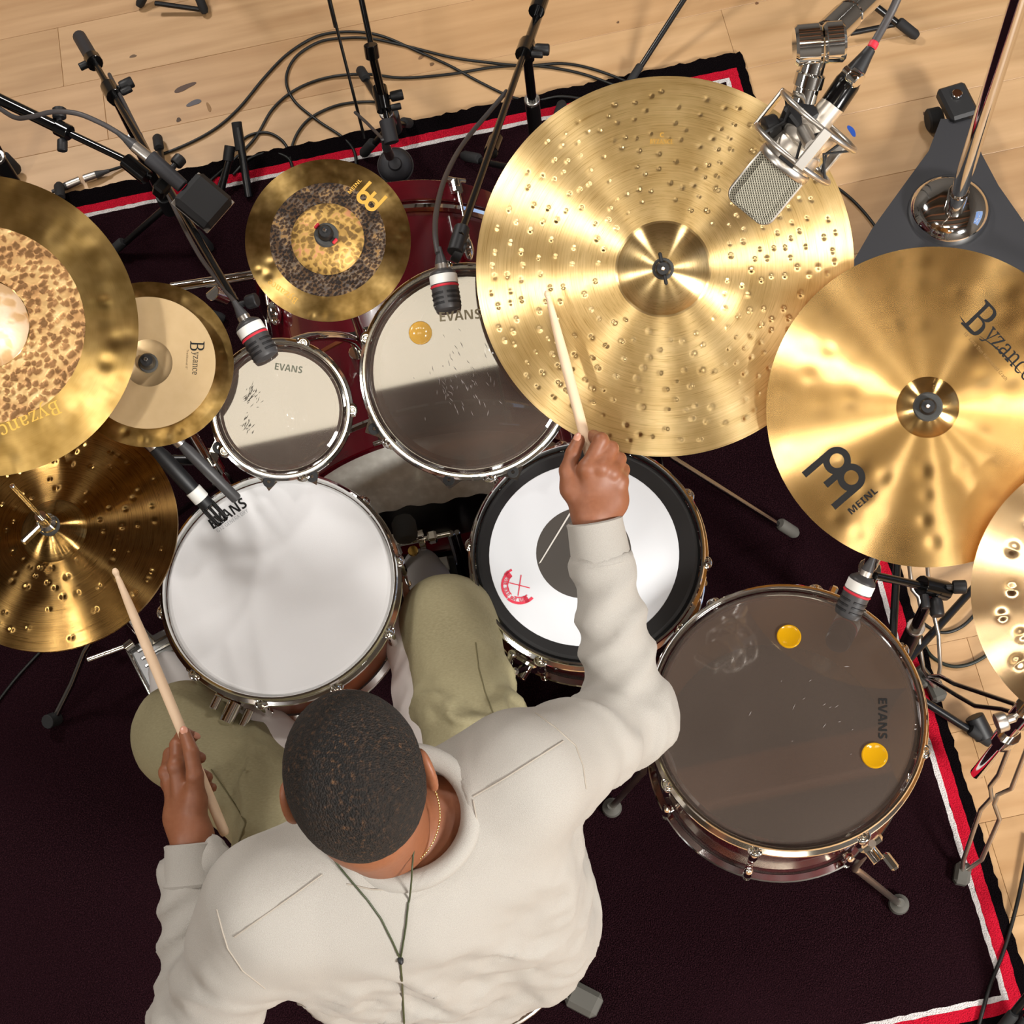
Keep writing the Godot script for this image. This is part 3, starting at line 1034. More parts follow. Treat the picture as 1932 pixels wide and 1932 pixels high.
func kit() -> void:
	var ps := func(_r: float) -> float: return -0.0052
	# --- snare
	var xf := disc_xf(526, 1101, 0.63, 0.12)
	var R := px2m(226, 526, 1101, 0.63)
	var t := thing("snare_drum", "snare drum with plain white coated head and orange-brown wooden shell", "drum", xf)
	drum(t, R, 0.15, 10, 0.42, M.snare_wood, M.coated, M.reso_head)
	print_text(t, "EVANS", false, Vector2(402, 997), -0.60, 78, 21, xf, ps, M.ink, 900)
	print_text(t, "G12 GENERA DRY", false, Vector2(410, 1003), -0.60, 70, 7, xf, ps, mat([170, 172, 174], 0.6), 400)
	var b := MB.new()
	b.box(Vector3(0.05, 0.05, 0.018), Transform3D(Basis.IDENTITY, Vector3(0, -0.06, 0)), 0.004)
	b.cyl(Vector3(-0.012, -0.02, 0.008), Vector3(-0.012, -0.02, 0.03), 0.007)
	b.cyl(Vector3(0.012, -0.035, 0.005), Vector3(0.012, -0.035, 0.04), 0.0125, -1, 12)
	b.cyl(Vector3(0.036, -0.045, 0.005), Vector3(0.036, -0.045, 0.034), 0.008)
	part(t, "strainer", b, M.chrome, Transform3D(Basis(Vector3.UP, PI / 2 - 1.98), Vector3(cos(1.98), 0, sin(1.98)) * R))
	# --- second snare-sized drum with the dot head
	xf = disc_xf(1108, 1040, 0.56, 0.2)
	R = px2m(222, 1108, 1040, 0.56)
	t = thing("side_drum", "burgundy drum with black-ringed white head, dark centre dot and red stamp", "drum", xf)
	drum(t, R, 0.15, 10, 0.1, M.burgundy, M.ring_head, M.reso_head)
	var k := R / 222.0
	b = MB.new()
	b.lathe([[88 * k, -0.0054], [179 * k, -0.0054], [179.6 * k, -0.0059]], 72)
	part(t, "white_field", b, M.dot_white, Transform3D(Basis.IDENTITY, Vector3(-7 * k, 0, 2 * k)))
	b = MB.new()
	b.lathe([[0.0, -0.0053], [90 * k, -0.0053], [90.5 * k, -0.0059]], 56)
	part(t, "centre_dot", b, M.dot_grey, Transform3D(Basis.IDENTITY, Vector3(-7 * k, 0, 0)))
	var st := []
	var sc := Vector2(980, 1103)
	for arc in [[2.35, 4.25, 31, 35], [0.75, 2.3, 31, 36], [2.3, 4.0, 22, 24], [0.9, 2.0, 22, 24]]:
		var pl := []
		for i in 13:
			pl.append(sc + Vector2.from_angle(lerpf(arc[0], arc[1], i / 12.0)) * arc[3])
		for i in 13:
			pl.append(sc + Vector2.from_angle(lerpf(arc[1], arc[0], i / 12.0)) * arc[2])
		st.append(pl)
	for q in [[1.0, 1.25], [3.75, 4.05]]:
		var pl := []
		for i in 5: pl.append(sc + Vector2.from_angle(lerpf(q[0], q[1], i / 4.0)) * 36)
		for i in 5: pl.append(sc + Vector2.from_angle(lerpf(q[1], q[0], i / 4.0)) * 22)
		st.append(pl)
	for q in [0.25, 1.72]:
		var e := Vector2.from_angle(q)
		var w := Vector2(-e.y, e.x) * 0.9
		st.append([sc + e * 20 + w, sc - e * 20 + w, sc - e * 20 - w, sc + e * 20 - w])
	print_poly(t, "stamp", st, xf, func(_r): return -0.0047, mat([226, 60, 84], 0.6))
	print_poly(t, "painted_reflection", [[Vector2(1074, 966), Vector2(1077, 967), Vector2(1020, 1060), Vector2(1016, 1062)]], xf, func(_r): return -0.0047, mat([226, 222, 214], 0.5))  # pale sliver painted as a rod's reflection on the dark dot
	# letters standing around the stamp's ring
	var letters := "NEVER SOLD BUT USED"
	for i in letters.length():
		if letters[i] == " ": continue
		var a := 3.85 - i * 0.155
		var e := Vector2.from_angle(a)
		print_text(t, letters[i], false, sc + e * 30.5 + Vector2(-e.y, e.x) * 2.0, a - PI / 2, 4.0, 6.0, xf, func(_r): return -0.0047, mat([226, 60, 84], 0.6), 700)
	b = MB.new()
	b.box(Vector3(0.045, 0.05, 0.02), Transform3D(Basis.IDENTITY, Vector3(0, -0.055, 0.004)), 0.004)
	b.box(Vector3(0.012, 0.075, 0.012), Transform3D(Basis(Vector3.RIGHT, 0.35), Vector3(0, -0.045, 0.024)), 0.004)
	b.cyl(Vector3(0.0, -0.09, 0.0), Vector3(0.0, -0.09, 0.03), 0.009)
	b.cyl(Vector3(-0.02, -0.012, 0.012), Vector3(-0.02, -0.05, 0.03), 0.006)
	part(t, "strainer", b, M.chrome, Transform3D(Basis(Vector3.UP, PI / 2 - 2.12), Vector3(cos(2.12), 0, sin(2.12)) * R))
	# --- floor tom
	xf = disc_xf(1485, 1347, 0.6, 0.04)
	R = px2m(259, 1485, 1347, 0.6)
	t = thing("floor_tom", "large burgundy floor tom with clear head and two yellow gel dots", "drum", xf)
	drum(t, R, 0.27, 8, 0.28, M.burgundy, M.clear_head, M.reso_head)
	print_text(t, "EVANS", false, Vector2(1658, 1316), PI / 2, 76, 17, xf, ps, M.ink, 900)
	b = MB.new()
	var fl := Vector3(cos(0.98), 0, sin(0.98))
	var bxf := Transform3D(Basis(Vector3.UP, PI / 2 - 0.98), fl * R)
	b.box(Vector3(0.042, 0.07, 0.022), Transform3D(Basis.IDENTITY, Vector3(0, -0.12, 0.006)), 0.005)
	b.cyl(Vector3(0, -0.125, 0.015), Vector3(0, -0.125, 0.036), 0.011)
	b.box(Vector3(0.014, 0.012, 0.03), Transform3D(Basis.IDENTITY, Vector3(0.016, -0.135, 0.045)), 0.004)
	for a in [0.98, 0.98 + TAU / 3, 0.98 + TAU * 2 / 3]:
		part(t, "leg_bracket", b, M.chrome, Transform3D(Basis(Vector3.UP, PI / 2 - a), Vector3(cos(a), 0, sin(a)) * R))
	var inv := xf.affine_inverse()
	for i in 3:
		var a: float = 0.98 + TAU * i / 3
		var top := Vector3(cos(a), 0, sin(a)) * (R + 0.012) + Vector3(0, -0.08, 0)
		var bend := Vector3(cos(a), 0, sin(a)) * (R + 0.012) + Vector3(0, -0.31, 0)
		var wb := xf * bend
		var out := (xf.basis * Vector3(cos(a), 0, sin(a)))
		var foot: Vector3 = W(1697, 1705, 0.025) if i == 0 else Vector3(wb.x + out.x * 0.06, 0.025, wb.z + out.z * 0.06)
		var lg := MB.new()
		lg.tube(curve([top, (top + bend) * 0.5, bend, bend.lerp(inv * foot, 0.12), inv * foot], 5), 0.0058, 10)
		var lp := part(t, "leg", lg, M.satin)
		var ft := MB.new()
		ft.lathe([[0.0, 0.012], [0.008, 0.012], [0.011, 0.006], [0.017, 0.001], [0.0185, -0.009], [0.015, -0.015], [0.0, -0.015]], 20, Transform3D(inv.basis, inv * foot))
		part(lp, "rubber_foot", ft, M.grey_rubber)
	dashes(t, xf, Vector2(1530, 1350), Vector2(60, 40), 14, -0.6, mat([140, 132, 128], 0.6), 6)
	gel_dot(xf, 1489, 1199, 23)
	gel_dot(xf, 1651, 1424, 24)
	# --- rack toms
	xf = disc_xf(883, 702, 0.78, 1.0)
	R = px2m(200, 883, 702, 0.78)
	t = thing("rack_tom", "mid-sized rack tom with clear head and one yellow gel dot", "drum", xf)
	drum(t, R, 0.155, 6, 0.32, M.burgundy, M.clear_head, M.reso_head, 0.018)
	print_text(t, "EVANS", false, Vector2(830, 607), -0.08, 78, 19, xf, ps, mat([150, 140, 112], 0.5), 900)
	gel_dot(xf, 793, 628, 22)
	dashes(t, xf, Vector2(870, 720), Vector2(38, 38), 70, 1.2, mat([150, 142, 140], 0.6), 5)
	xf = disc_xf(531, 773, 0.79, 0.97)
	R = px2m(130, 531, 773, 0.79)
	t = thing("rack_tom", "smallest tom with clear scuffed head overlapping the white snare", "drum", xf)
	drum(t, R, 0.12, 5, 0.0, M.burgundy, M.clear_head, M.reso_head, 0.018)
	print_text(t, "EVANS", false, Vector2(518, 697), 0.14, 52, 13, xf, ps, mat([96, 98, 82], 0.5), 900)
	dashes(t, xf, Vector2(474, 746), Vector2(7, 8), 46, -0.9, mat([74, 69, 60], 0.7), 7)
	dashes(t, xf, Vector2(467, 800), Vector2(5, 9), 26, -0.9, mat([74, 69, 60], 0.7), 8)
	bass_drum()
	cymbals()

func dashes(t: Node3D, xf: Transform3D, c: Vector2, spread: Vector2, n: int, ang: float, m: Material, sd: int) -> void:   # stick scuffs
	var rng := RandomNumberGenerator.new()
	rng.seed = sd
	var out := []
	for i in n:
		var p := c + Vector2(rng.randfn(), rng.randfn()) * spread
		var e := Vector2.from_angle(ang + rng.randfn() * 0.3)
		var L := rng.randf_range(2.0, 7.0)
		var w := Vector2(-e.y, e.x) * rng.randf_range(0.4, 0.9)
		out.append([p - e * L, p + w, p + e * L, p - w])
	print_poly(t, "stick_scuffs", out, xf, func(_r): return -0.0052, m)
	t.get_child(t.get_child_count() - 1).set_meta("kind", "stuff")

func gel_dot(xf: Transform3D, px: float, py: float, rpx: float) -> void:
	var l := on_disc(xf, px, py)
	var r := rpx * (xf.origin - CAM_AT).length() / FPX
	var o := thing("gel_dot", "round yellow damper gel on the clear head of " + ("the floor tom by its mic" if py < 1300 and px > 1300 else "the floor tom beside the lettering" if px > 1300 else "the rack tom under the ride"), "gel dot", xf * Transform3D(Basis.IDENTITY, Vector3(l.x, -0.006, l.y)))
	var b := MB.new()
	b.lathe([[0.0, 0.0028], [r * 0.82, 0.0028], [r * 0.88, 0.0036], [r * 0.96, 0.0034], [r, 0.002], [r, 0.0002], [0.0, 0.0002]], 32)
	part(o, "gel", b, M.gel)

func bass_drum() -> void:
	var x0 := -0.125
	var Rb := 0.252
	var yc := 0.302
	var zb := 0.035
	var zf := -0.41
	var t := thing("bass_drum", "burgundy bass drum lying behind the toms with chrome-lined hoops", "drum", Transform3D(Basis(Vector3.RIGHT, Vector3(0, 0, 1), Vector3(0, -1, 0)), Vector3(x0, yc, zb)))
	var L := zb - zf
	var b := MB.new()
	b.lathe([[Rb, 0.0], [Rb, -L], [Rb - 0.009, -L], [Rb - 0.009, 0.0], [Rb, 0.0]], 96)
	part(t, "shell", b, M.burgundy)
	for s in 2:
		var y := 0.0 if s == 0 else -L
		var dy := 1.0 if s == 0 else -1.0
		b = MB.new()
		b.lathe([[Rb + 0.004, y + dy * 0.030], [Rb + 0.015, y + dy * 0.030], [Rb + 0.017, y + dy * 0.028], [Rb + 0.017, y - dy * 0.012], [Rb + 0.015, y - dy * 0.014], [Rb + 0.004, y - dy * 0.014], [Rb + 0.004, y + dy * 0.030]], 96)
		var hp := part(t, "hoop", b, M.burgundy)
		b = MB.new()
		var wy := y - dy * 0.021
		b.lathe([[Rb + 0.001, wy - 0.007], [Rb + 0.012, wy - 0.006], [Rb + 0.0145, wy], [Rb + 0.012, wy + 0.006], [Rb + 0.001, wy + 0.007]], 96)
		part(hp, "chrome_ring", b, M.chrome)
	b = MB.new()
	b.lathe([[0.0, 0.008], [Rb - 0.004, 0.008], [Rb + 0.004, 0.0]], 72)
	var bh := mat([255, 255, 255], 0.3)
	bh.albedo_texture = noise_tex(41, 0.03, FastNoiseLite.TYPE_SIMPLEX_SMOOTH, 4, Vector2i(256, 256), [[0.0, Color8(196, 192, 182)], [0.55, Color8(214, 211, 202)], [0.8, Color8(226, 224, 216)], [1.0, Color8(240, 239, 235)]], 0.5)
	triplanar(bh, 3.0)
	part(t, "batter_head", b, bh)
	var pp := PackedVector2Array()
	for i in 41:   # black lower area of the head with a ragged upper edge
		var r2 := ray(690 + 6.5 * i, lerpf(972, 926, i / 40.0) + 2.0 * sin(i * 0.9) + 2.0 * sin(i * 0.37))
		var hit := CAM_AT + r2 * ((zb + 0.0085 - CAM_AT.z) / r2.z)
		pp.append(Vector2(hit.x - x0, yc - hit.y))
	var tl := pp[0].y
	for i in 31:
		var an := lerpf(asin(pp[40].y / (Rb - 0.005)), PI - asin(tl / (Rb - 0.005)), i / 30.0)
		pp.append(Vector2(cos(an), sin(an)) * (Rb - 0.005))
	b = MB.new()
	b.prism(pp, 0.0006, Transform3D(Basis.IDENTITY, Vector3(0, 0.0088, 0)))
	part(t, "black_lower_area", b, mat([14, 13, 13], 0.35))
	b = MB.new()
	b.lathe([[0.0, -L - 0.008], [Rb - 0.004, -L - 0.008], [Rb + 0.004, -L]], 72)
	part(t, "resonant_head", b, M.ring_head)
	# lugs, rods and claws
	var cl := MB.new()
	cl.box(Vector3(0.012, 0.03, 0.02), Transform3D(Basis.IDENTITY, Vector3(0.004, 0.012, 0)), 0.003)
	cl.cyl(Vector3(0.006, -0.10, 0), Vector3(0.006, 0.01, 0), 0.0032, -1, 8)
	cl.cyl(Vector3(0.006, 0.026, -0.02), Vector3(0.006, 0.026, 0.02), 0.0042, -1, 10)
	cl.cyl(Vector3(0.006, 0.01, 0), Vector3(0.006, 0.026, 0), 0.0055, -1, 10)
	var clm := cl.mesh()
	var lg := MB.new()
	lg.sphere(Vector3(-0.004, -0.115, 0), Vector3(0.014, 0.026, 0.011), 14)
	var lgm := lg.mesh()
	for i in 8:
		var a := TAU * (i + 0.5) / 8 + 0.18
		for s in 2:
			var bs := Basis(Vector3.UP, -a)
			var at := Vector3(cos(a), 0, sin(a)) * (Rb + 0.018)
			var x2 := Transform3D(bs, at + Vector3(0, 0.002, 0)) if s == 0 else Transform3D(bs * Basis(Vector3.RIGHT, PI), at + Vector3(0, -L - 0.002, 0))
			part(t, "claw", clm, M.chrome, x2)
			part(t, "lug", lgm, M.chrome, x2)
	# copper band and winged badge between the two toms
	var pb := W(640, 617, 0.58)
	var ly := pb.z - zb
	b = MB.new()
	b.lathe([[Rb + 0.0002, ly - 0.0045], [Rb + 0.002, ly - 0.0035], [Rb + 0.002, ly + 0.0035], [Rb + 0.0002, ly + 0.0045]], 96)
	part(t, "copper_band", b, mat([150, 84, 52], 0.4, 0.7))
	var lp := t.transform.affine_inverse() * W(671, 608, 0.575)
	var aa := atan2(lp.z, lp.x)
	b = MB.new()
	b.sphere(Vector3(0, 0, 0), Vector3(0.005, 0.009, 0.009), 14)
	for s in [-1.0, 1.0]:
		var pl := PackedVector2Array([Vector2(0, -0.006), Vector2(s * 0.016, -0.004), Vector2(s * 0.034, -0.009), Vector2(s * 0.026, 0.003), Vector2(0, 0.006)])
		b.prism(pl, 0.003, Transform3D(Basis(Vector3(0, 0, 1), Vector3(1, 0, 0), Vector3(0, 1, 0)), Vector3(0.003, 0, 0)))
	part(t, "winged_badge", b, M.chrome, Transform3D(Basis(Vector3.UP, -aa), Vector3(cos(aa), 0, sin(aa)) * (Rb + 0.002) + Vector3(0, ly, 0)))
	# spurs
	for s in [-1.0, 1.0]:
		b = MB.new()
		b.tube([Vector3(s * Rb * 0.97, -L + 0.1, Rb * 0.25), Vector3(s * (Rb + 0.12), -L - 0.04, yc - 0.012)], 0.008, 10)
		part(t, "spur", b, M.chrome)

func cymbals() -> void:
	var mk := func(R: float, br: float, bow: float, bell: float) -> Callable:
		return func(r: float) -> float: return cym_y(r, R, br, bow, bell) + 0.0005
	# --- ride
	var xf := disc_xf(1251, 508, 0.97, 0.97)
	var R := px2m(355, 1251, 508, 0.97)
	var t := thing("ride_cymbal", "large golden ride cymbal covered in small round hammer dents", "cymbal", xf)
	var gold := cym_mat(51, [170, 138, 84], [242, 216, 164], 0.28, -1.0, 0.45, 0.25)
	var dents := rand_dents(3, 300, R * 0.32, R * 0.93, 0.0022, 0.0031, 0.0004, 0.0008, 0.0150)
	cymbal(t, R, R * 0.245, 0.017, 0.022, [[0.004, R * 0.245, "bell", gold, 0.0], [R * 0.245, R, "bow", gold, 0.0]], dents, 720, 0.0013)
	topper(t, cym_y(0.004, R, R * 0.245, 0.017, 0.022), 1.35, 0.0155)
	var pr: Callable = mk.call(R, R * 0.245, 0.017, 0.022)
	print_text(t, "BYZANCE", true, Vector2(1226, 272), 0.02, 44, 9, xf, pr, mat([206, 158, 62], 0.4, 0.6), 700)
	print_text(t, "C", false, Vector2(1245, 260), 0.0, 8, 9, xf, pr, mat([206, 158, 62], 0.4, 0.6), 700)
	# --- crash
	xf = disc_xf(1750, 769, 0.99, 0.93)
	R = px2m(302, 1750, 769, 0.99)
	t = thing("crash_cymbal", "smooth golden crash cymbal with black two-ringed logo and black script", "cymbal", xf)
	gold = cym_mat(52, [180, 144, 88], [232, 194, 130], 0.24, -1.0, 0.2, 0.2)
	dents = rand_dents(4, 60, R * 0.35, R * 0.95, 0.008, 0.014, 0.00012, 0.0003, 0.03)
	cymbal(t, R, R * 0.19, 0.014, 0.017, [[0.004, R * 0.19, "bell", gold, 0.0], [R * 0.19, R, "bow", gold, 0.0]], dents, 480, 0.002)
	topper(t, cym_y(0.004, R, R * 0.19, 0.014, 0.017), 0.0, 0.0195)
	pr = mk.call(R, R * 0.19, 0.014, 0.017)
	print_poly(t, "logo", ring_mark(Vector2(1579.5, 869.3), Vector2(0.65, 0.76).normalized(), Vector2(-0.76, 0.65).normalized(), 26.5), xf, pr, M.ink)
	print_text(t, "MEINL", false, Vector2(1607, 971), -0.71, 66, 13, xf, pr, M.ink, 900)
	print_text(t, "B", true, Vector2(1812, 611), 0.80, 40, 66, xf, pr, M.ink, 400)
	print_text(t, "yzance", true, Vector2(1846, 640), 0.84, 118, 36, xf, pr, M.ink, 400)
	print_text(t, "18\" Extra Thin Hammered Crash", false, Vector2(1817, 631), 0.84, 118, 7.5, xf, pr, mat([120, 90, 44], 0.5), 400)
	var sw := []
	for q in [[1810, 596, 1821, 622, 1846, 634], [1846, 634, 1890, 664, 1932, 712]]:
		var pl := []
		for i in 9:
			var f := i / 8.0
			pl.append(Vector2(q[0], q[1]).lerp(Vector2(q[2], q[3]), f).lerp(Vector2(q[2], q[3]).lerp(Vector2(q[4], q[5]), f), f))
		for i in 9:
			var f := 1.0 - i / 8.0
			pl.append(Vector2(q[0], q[1]).lerp(Vector2(q[2], q[3]), f).lerp(Vector2(q[2], q[3]).lerp(Vector2(q[4], q[5]), f), f) + Vector2(1.6, -2.6) * sin(f * PI))
		sw.append(pl)
	print_poly(t, "flourish", sw, xf, pr, M.ink)
	# --- small dual-finish splash over the bass drum
	xf = disc_xf(619, 453, 0.94, 0.55)
	R = px2m(156, 619, 453, 0.94)
	t = thing("splash_cymbal", "small bronze splash with brown raw ring and tan logo above the bass drum", "cymbal", xf)
	var pat := cym_mat(53, [132, 106, 58], [196, 164, 104], 0.28, -0.8, 0.15, 0.7)
	var raw := raw_mat(61, [[0.0, Color8(34, 26, 22)], [0.35, Color8(62, 44, 30)], [0.6, Color8(92, 68, 44)], [0.75, Color8(84, 78, 76)], [1.0, Color8(150, 116, 72)]], 24.0, 0.6)
	var bl := raw_mat(62, [[0.0, Color8(120, 92, 50)], [0.5, Color8(196, 156, 84)], [0.75, Color8(206, 168, 96)], [1.0, Color8(214, 150, 108)]], 14.0, 0.25)
	dents = rand_dents(6, 34, R * 0.5, R * 0.95, 0.004, 0.008, 0.0002, 0.0006, 0.012)
	cymbal(t, R, R * 0.44, 0.009, 0.017, [[0.004, R * 0.44, "bell", bl, 0.0003], [R * 0.44, R * 0.70, "raw_ring", raw, 0.0007], [R * 0.70, R, "rim", pat, 0.0]], dents, 300, 0.0016)
	topper(t, cym_y(0.004, R, R * 0.44, 0.009, 0.017), 0.0, 0.018, true)
	pr = mk.call(R, R * 0.44, 0.009, 0.017)
	var tan_ := mat([226, 176, 78], 0.45, 0.3)
	print_poly(t, "logo", ring_mark(Vector2(686, 374), Vector2(0.76, 0.65).normalized(), Vector2(0.66, -0.75).normalized(), 13), xf, pr, tan_)
	print_text(t, "MEINL", false, Vector2(661, 368), -0.86, 34, 7, xf, pr, tan_, 700)
	print_text(t, "Byzance", true, Vector2(566, 562), 0.62 + PI, 66, 16, xf, pr, tan_, 400)
	# --- stack: gold splash under a pale inverted splash
	xf = disc_xf(281, 687, 0.95, 0.62)
	R = px2m(158, 281, 687, 0.95)
	t = thing("splash_cymbal", "golden splash cymbal lying under a pale smaller splash beside the smallest tom", "cymbal", xf)
	cymbal(t, R, R * 0.3, 0.006, 0.01, [[0.004, R * 0.3, "bell", pat, 0.0], [R * 0.3, R, "bow", pat, 0.0]], rand_dents(8, 40, R * 0.5, R * 0.95, 0.004, 0.009, 0.0003, 0.0008, 0.012), 300, 0.0018)
	xf = disc_xf(279, 684, 0.985, 0.62)
	R = px2m(126, 279, 684, 0.985)
	t = thing("splash_cymbal", "pale matte splash cymbal upside down on the golden splash, black script on it", "cymbal", xf)
	var pale := cym_mat(54, [206, 178, 134], [222, 196, 154], 0.5, 0.0, 0.1, 0.2)
	cymbal(t, R, R * 0.36, -0.004, -0.006, [[0.004, R * 0.36, "bell", pale, 0.0], [R * 0.36, R, "bow", pale, 0.0]], [], 240, 0.002)
	topper(t, -0.008, 0.0, 0.014)
	pr = mk.call(R, R * 0.36, -0.004, -0.006)
	print_text(t, "B", true, Vector2(359, 643), PI / 2 + 0.05, 18, 27, xf, pr, M.ink, 400)
	print_text(t, "yzance", true, Vector2(361, 663), PI / 2 + 0.06, 43, 13, xf, pr, M.ink, 400)
	print_text(t, "Traditional 8\"", false, Vector2(352, 659), PI / 2 + 0.06, 37, 4, xf, pr, mat([110, 90, 60], 0.5), 400)
	# --- big dual-finish cymbal cut by the picture's edge
	xf = disc_xf(-32, 614, 1.12, 0.72)
	R = px2m(286, -32, 614, 1.12)
	t = thing("dual_crash_cymbal", "wide bronze cymbal with honeycombed brown raw middle above the hi-hat", "cymbal", xf)
	pat = cym_mat(55, [140, 112, 60], [200, 168, 106], 0.28, -0.9, 0.12, 0.6)
	raw = raw_mat(63, [[0.0, Color8(118, 84, 48)], [0.3, Color8(146, 106, 64)], [0.5, Color8(182, 138, 88)], [0.8, Color8(202, 166, 110)], [1.0, Color8(216, 184, 130)]], 22.0, 1.0)
	bl = raw_mat(64, [[0.0, Color8(206, 160, 104)], [0.5, Color8(232, 200, 160)], [1.0, Color8(240, 214, 184)]], 10.0, 0.3)
	cymbal(t, R, R * 0.30, 0.014, 0.026, [[0.004, R * 0.30, "bell", bl, 0.0004], [R * 0.30, R * 0.655, "raw_ring", raw, 0.0012], [R * 0.655, R, "rim", pat, 0.0]], rand_dents(9, 40, R * 0.68, R * 0.95, 0.008, 0.014, 0.0003, 0.0008, 0.02), 420, 0.0018)
	topper(t, cym_y(0.004, R, R * 0.30, 0.014, 0.026), 0.0, 0.018)
	pr = mk.call(R, R * 0.30, 0.014, 0.026)
	print_text(t, "Byzance", true, Vector2(104, 748), PI - 0.42, 140, 34, xf, pr, tan_, 400)
	# --- hi-hats
	xf = disc_xf(106, 1006, 0.90, 0.1)
	R = px2m(231, 106, 1006, 0.90)
	var hg := cym_mat(56, [120, 90, 48], [206, 168, 104], 0.24, -1.0, 0.8, 0.3)
	t = thing("hi_hat_cymbal", "dark golden hi-hat cymbal with dashed grooves and a chrome clutch", "cymbal", xf)
	cymbal(t, R, R * 0.27, 0.012, 0.018, [[0.004, R * 0.27, "bell", hg, 0.0], [R * 0.27, R, "bow", hg, 0.0]], rand_dents(12, 90, R * 0.3, R * 0.92, 0.0022, 0.0038, 0.0005, 0.0011, 0.012), 480, 0.0018)
	var y := cym_y(0.004, R, R * 0.27, 0.012, 0.018)
	var b := MB.new()
	b.lathe([[0.0035, y + 0.008], [0.015, y + 0.008], [0.016, y + 0.004], [0.015, y], [0.0035, y]], 20)
	part(t, "felt_washer", b, M.felt)
	b = MB.new()
	b.lathe([[0.0, y + 0.042], [0.008, y + 0.042], [0.0095, y + 0.038], [0.0095, y + 0.02], [0.014, y + 0.016], [0.014, y + 0.009], [0.0, y + 0.009]], 20)
	b.box(Vector3(0.034, 0.014, 0.007), Transform3D(Basis(Vector3.UP, -2.3), Vector3(-0.016, y + 0.024, 0.02)), 0.0025)
	part(t, "clutch", b, M.chrome)
	var x2 := xf
	x2.basis = xf.basis * Basis(Vector3.RIGHT, PI)
	x2.origin -= xf.basis.y * 0.004
	t = thing("hi_hat_cymbal", "lower hi-hat cymbal facing up under the dark golden one", "cymbal", x2)
	cymbal(t, R, R * 0.27, 0.012, 0.018, [[0.004, R * 0.27, "bell", hg, 0.0], [R * 0.27, R, "bow", hg, 0.0]], [], 240, 0.004)
	# --- cymbal at the picture's edge beside the floor tom
	xf = disc_xf(2118, 1120, 1.05, 0.9)
	R = px2m(276, 2118, 1120, 1.05)
	t = thing("dented_cymbal", "pale golden cymbal with large round dents beside the floor tom", "cymbal", xf)
	var pg := cym_mat(57, [200, 164, 116], [230, 200, 156], 0.24, -1.0, 0.12, 0.25)
	dents = []
	for q in [[1911, 1037], [1909, 1112], [1891, 1161], [1927, 1198], [1921, 1250], [1940, 985]]:
		var l := on_disc(xf, q[0], q[1])
		dents.append([l.length(), fposmod(l.angle(), TAU), 0.0066, 0.0013])
	dents.append_array(rand_dents(14, 30, R * 0.3, R * 0.6, 0.006, 0.007, 0.0011, 0.0014, 0.025))
	cymbal(t, R, R * 0.25, 0.014, 0.018, [[0.004, R * 0.25, "bell", pg, 0.0], [R * 0.25, R, "bow", pg, 0.0]], dents, 480, 0.0016)
	topper(t, cym_y(0.004, R, R * 0.25, 0.014, 0.018), 0.0, 0.018)

func raw_mat(sd: int, ramp: Array, fr: float, rel: float) -> StandardMaterial3D:
	var m := mat([255, 255, 255], 0.55, 0.55)
	var w := 768
	var h := 384
	var im := Image.create(w, h, false, Image.FORMAT_RGB8)
	var hm := Image.create(w, h, false, Image.FORMAT_RGB8)
	var f1 := FastNoiseLite.new()
	f1.seed = sd
	f1.noise_type = FastNoiseLite.TYPE_CELLULAR
	f1.cellular_return_type = FastNoiseLite.RETURN_DISTANCE
	f1.frequency = 1.0
	f1.fractal_type = FastNoiseLite.FRACTAL_NONE
	var f2 := FastNoiseLite.new()
	f2.seed = sd + 1
	f2.frequency = 1.0
	f2.fractal_octaves = 3
	var g := Gradient.new()
	var offs := PackedFloat32Array()
	var cols := PackedColorArray()
	for r in ramp:
		offs.append(r[0])
		cols.append(r[1])
	g.offsets = offs
	g.colors = cols
	for y in h:
		var r := float(y) / h
		for x in w:
			var a := TAU * x / w
			var px := cos(a) * r * fr
			var py := sin(a) * r * fr
			var wx := f2.get_noise_2d(px * 0.6, py * 0.6) * 0.7
			var ce := 1.0 - smoothstep(0.22, 0.62, f1.get_noise_2d(px + wx * 0.6, py - wx * 0.6) + 1.0)   # pits
			var br := f2.get_noise_2d(px * 0.16 + 9.0, py * 0.16)
			var q := clampf((1.0 - ce) * 0.62 + br * 0.6 + 0.14, 0.0, 1.0)
			im.set_pixel(x, y, g.sample(q))
			var d := clampf(1.0 - ce, 0.0, 1.0)
			hm.set_pixel(x, y, Color(d, d, d))
	m.albedo_texture = ImageTexture.create_from_image(im)
	relief(m, ImageTexture.create_from_image(hm), rel * 0.12)
	return m

# ================================================================= drummer
var sweater_field: Field

func chain(f: Field, pts: Array, r: Array, k: float) -> void:
	for i in pts.size() - 1:
		f.cap(pts[i], pts[i + 1], r[i], r[i + 1], k)

func clip(f: Field, nn: Vector3, at: Vector3) -> void:   # keep the side that nn points away from
	for z in f.nz:
		for y in f.ny:
			var i := (z * f.ny + y) * f.nx
			for x in f.nx:
				if f.f[i] < 5.0:
					f.f[i] = maxf(f.f[i], nn.dot(Vector3(f.o.x + f.c * x, f.o.y + f.c * y, f.o.z + f.c * z) - at))
				i += 1

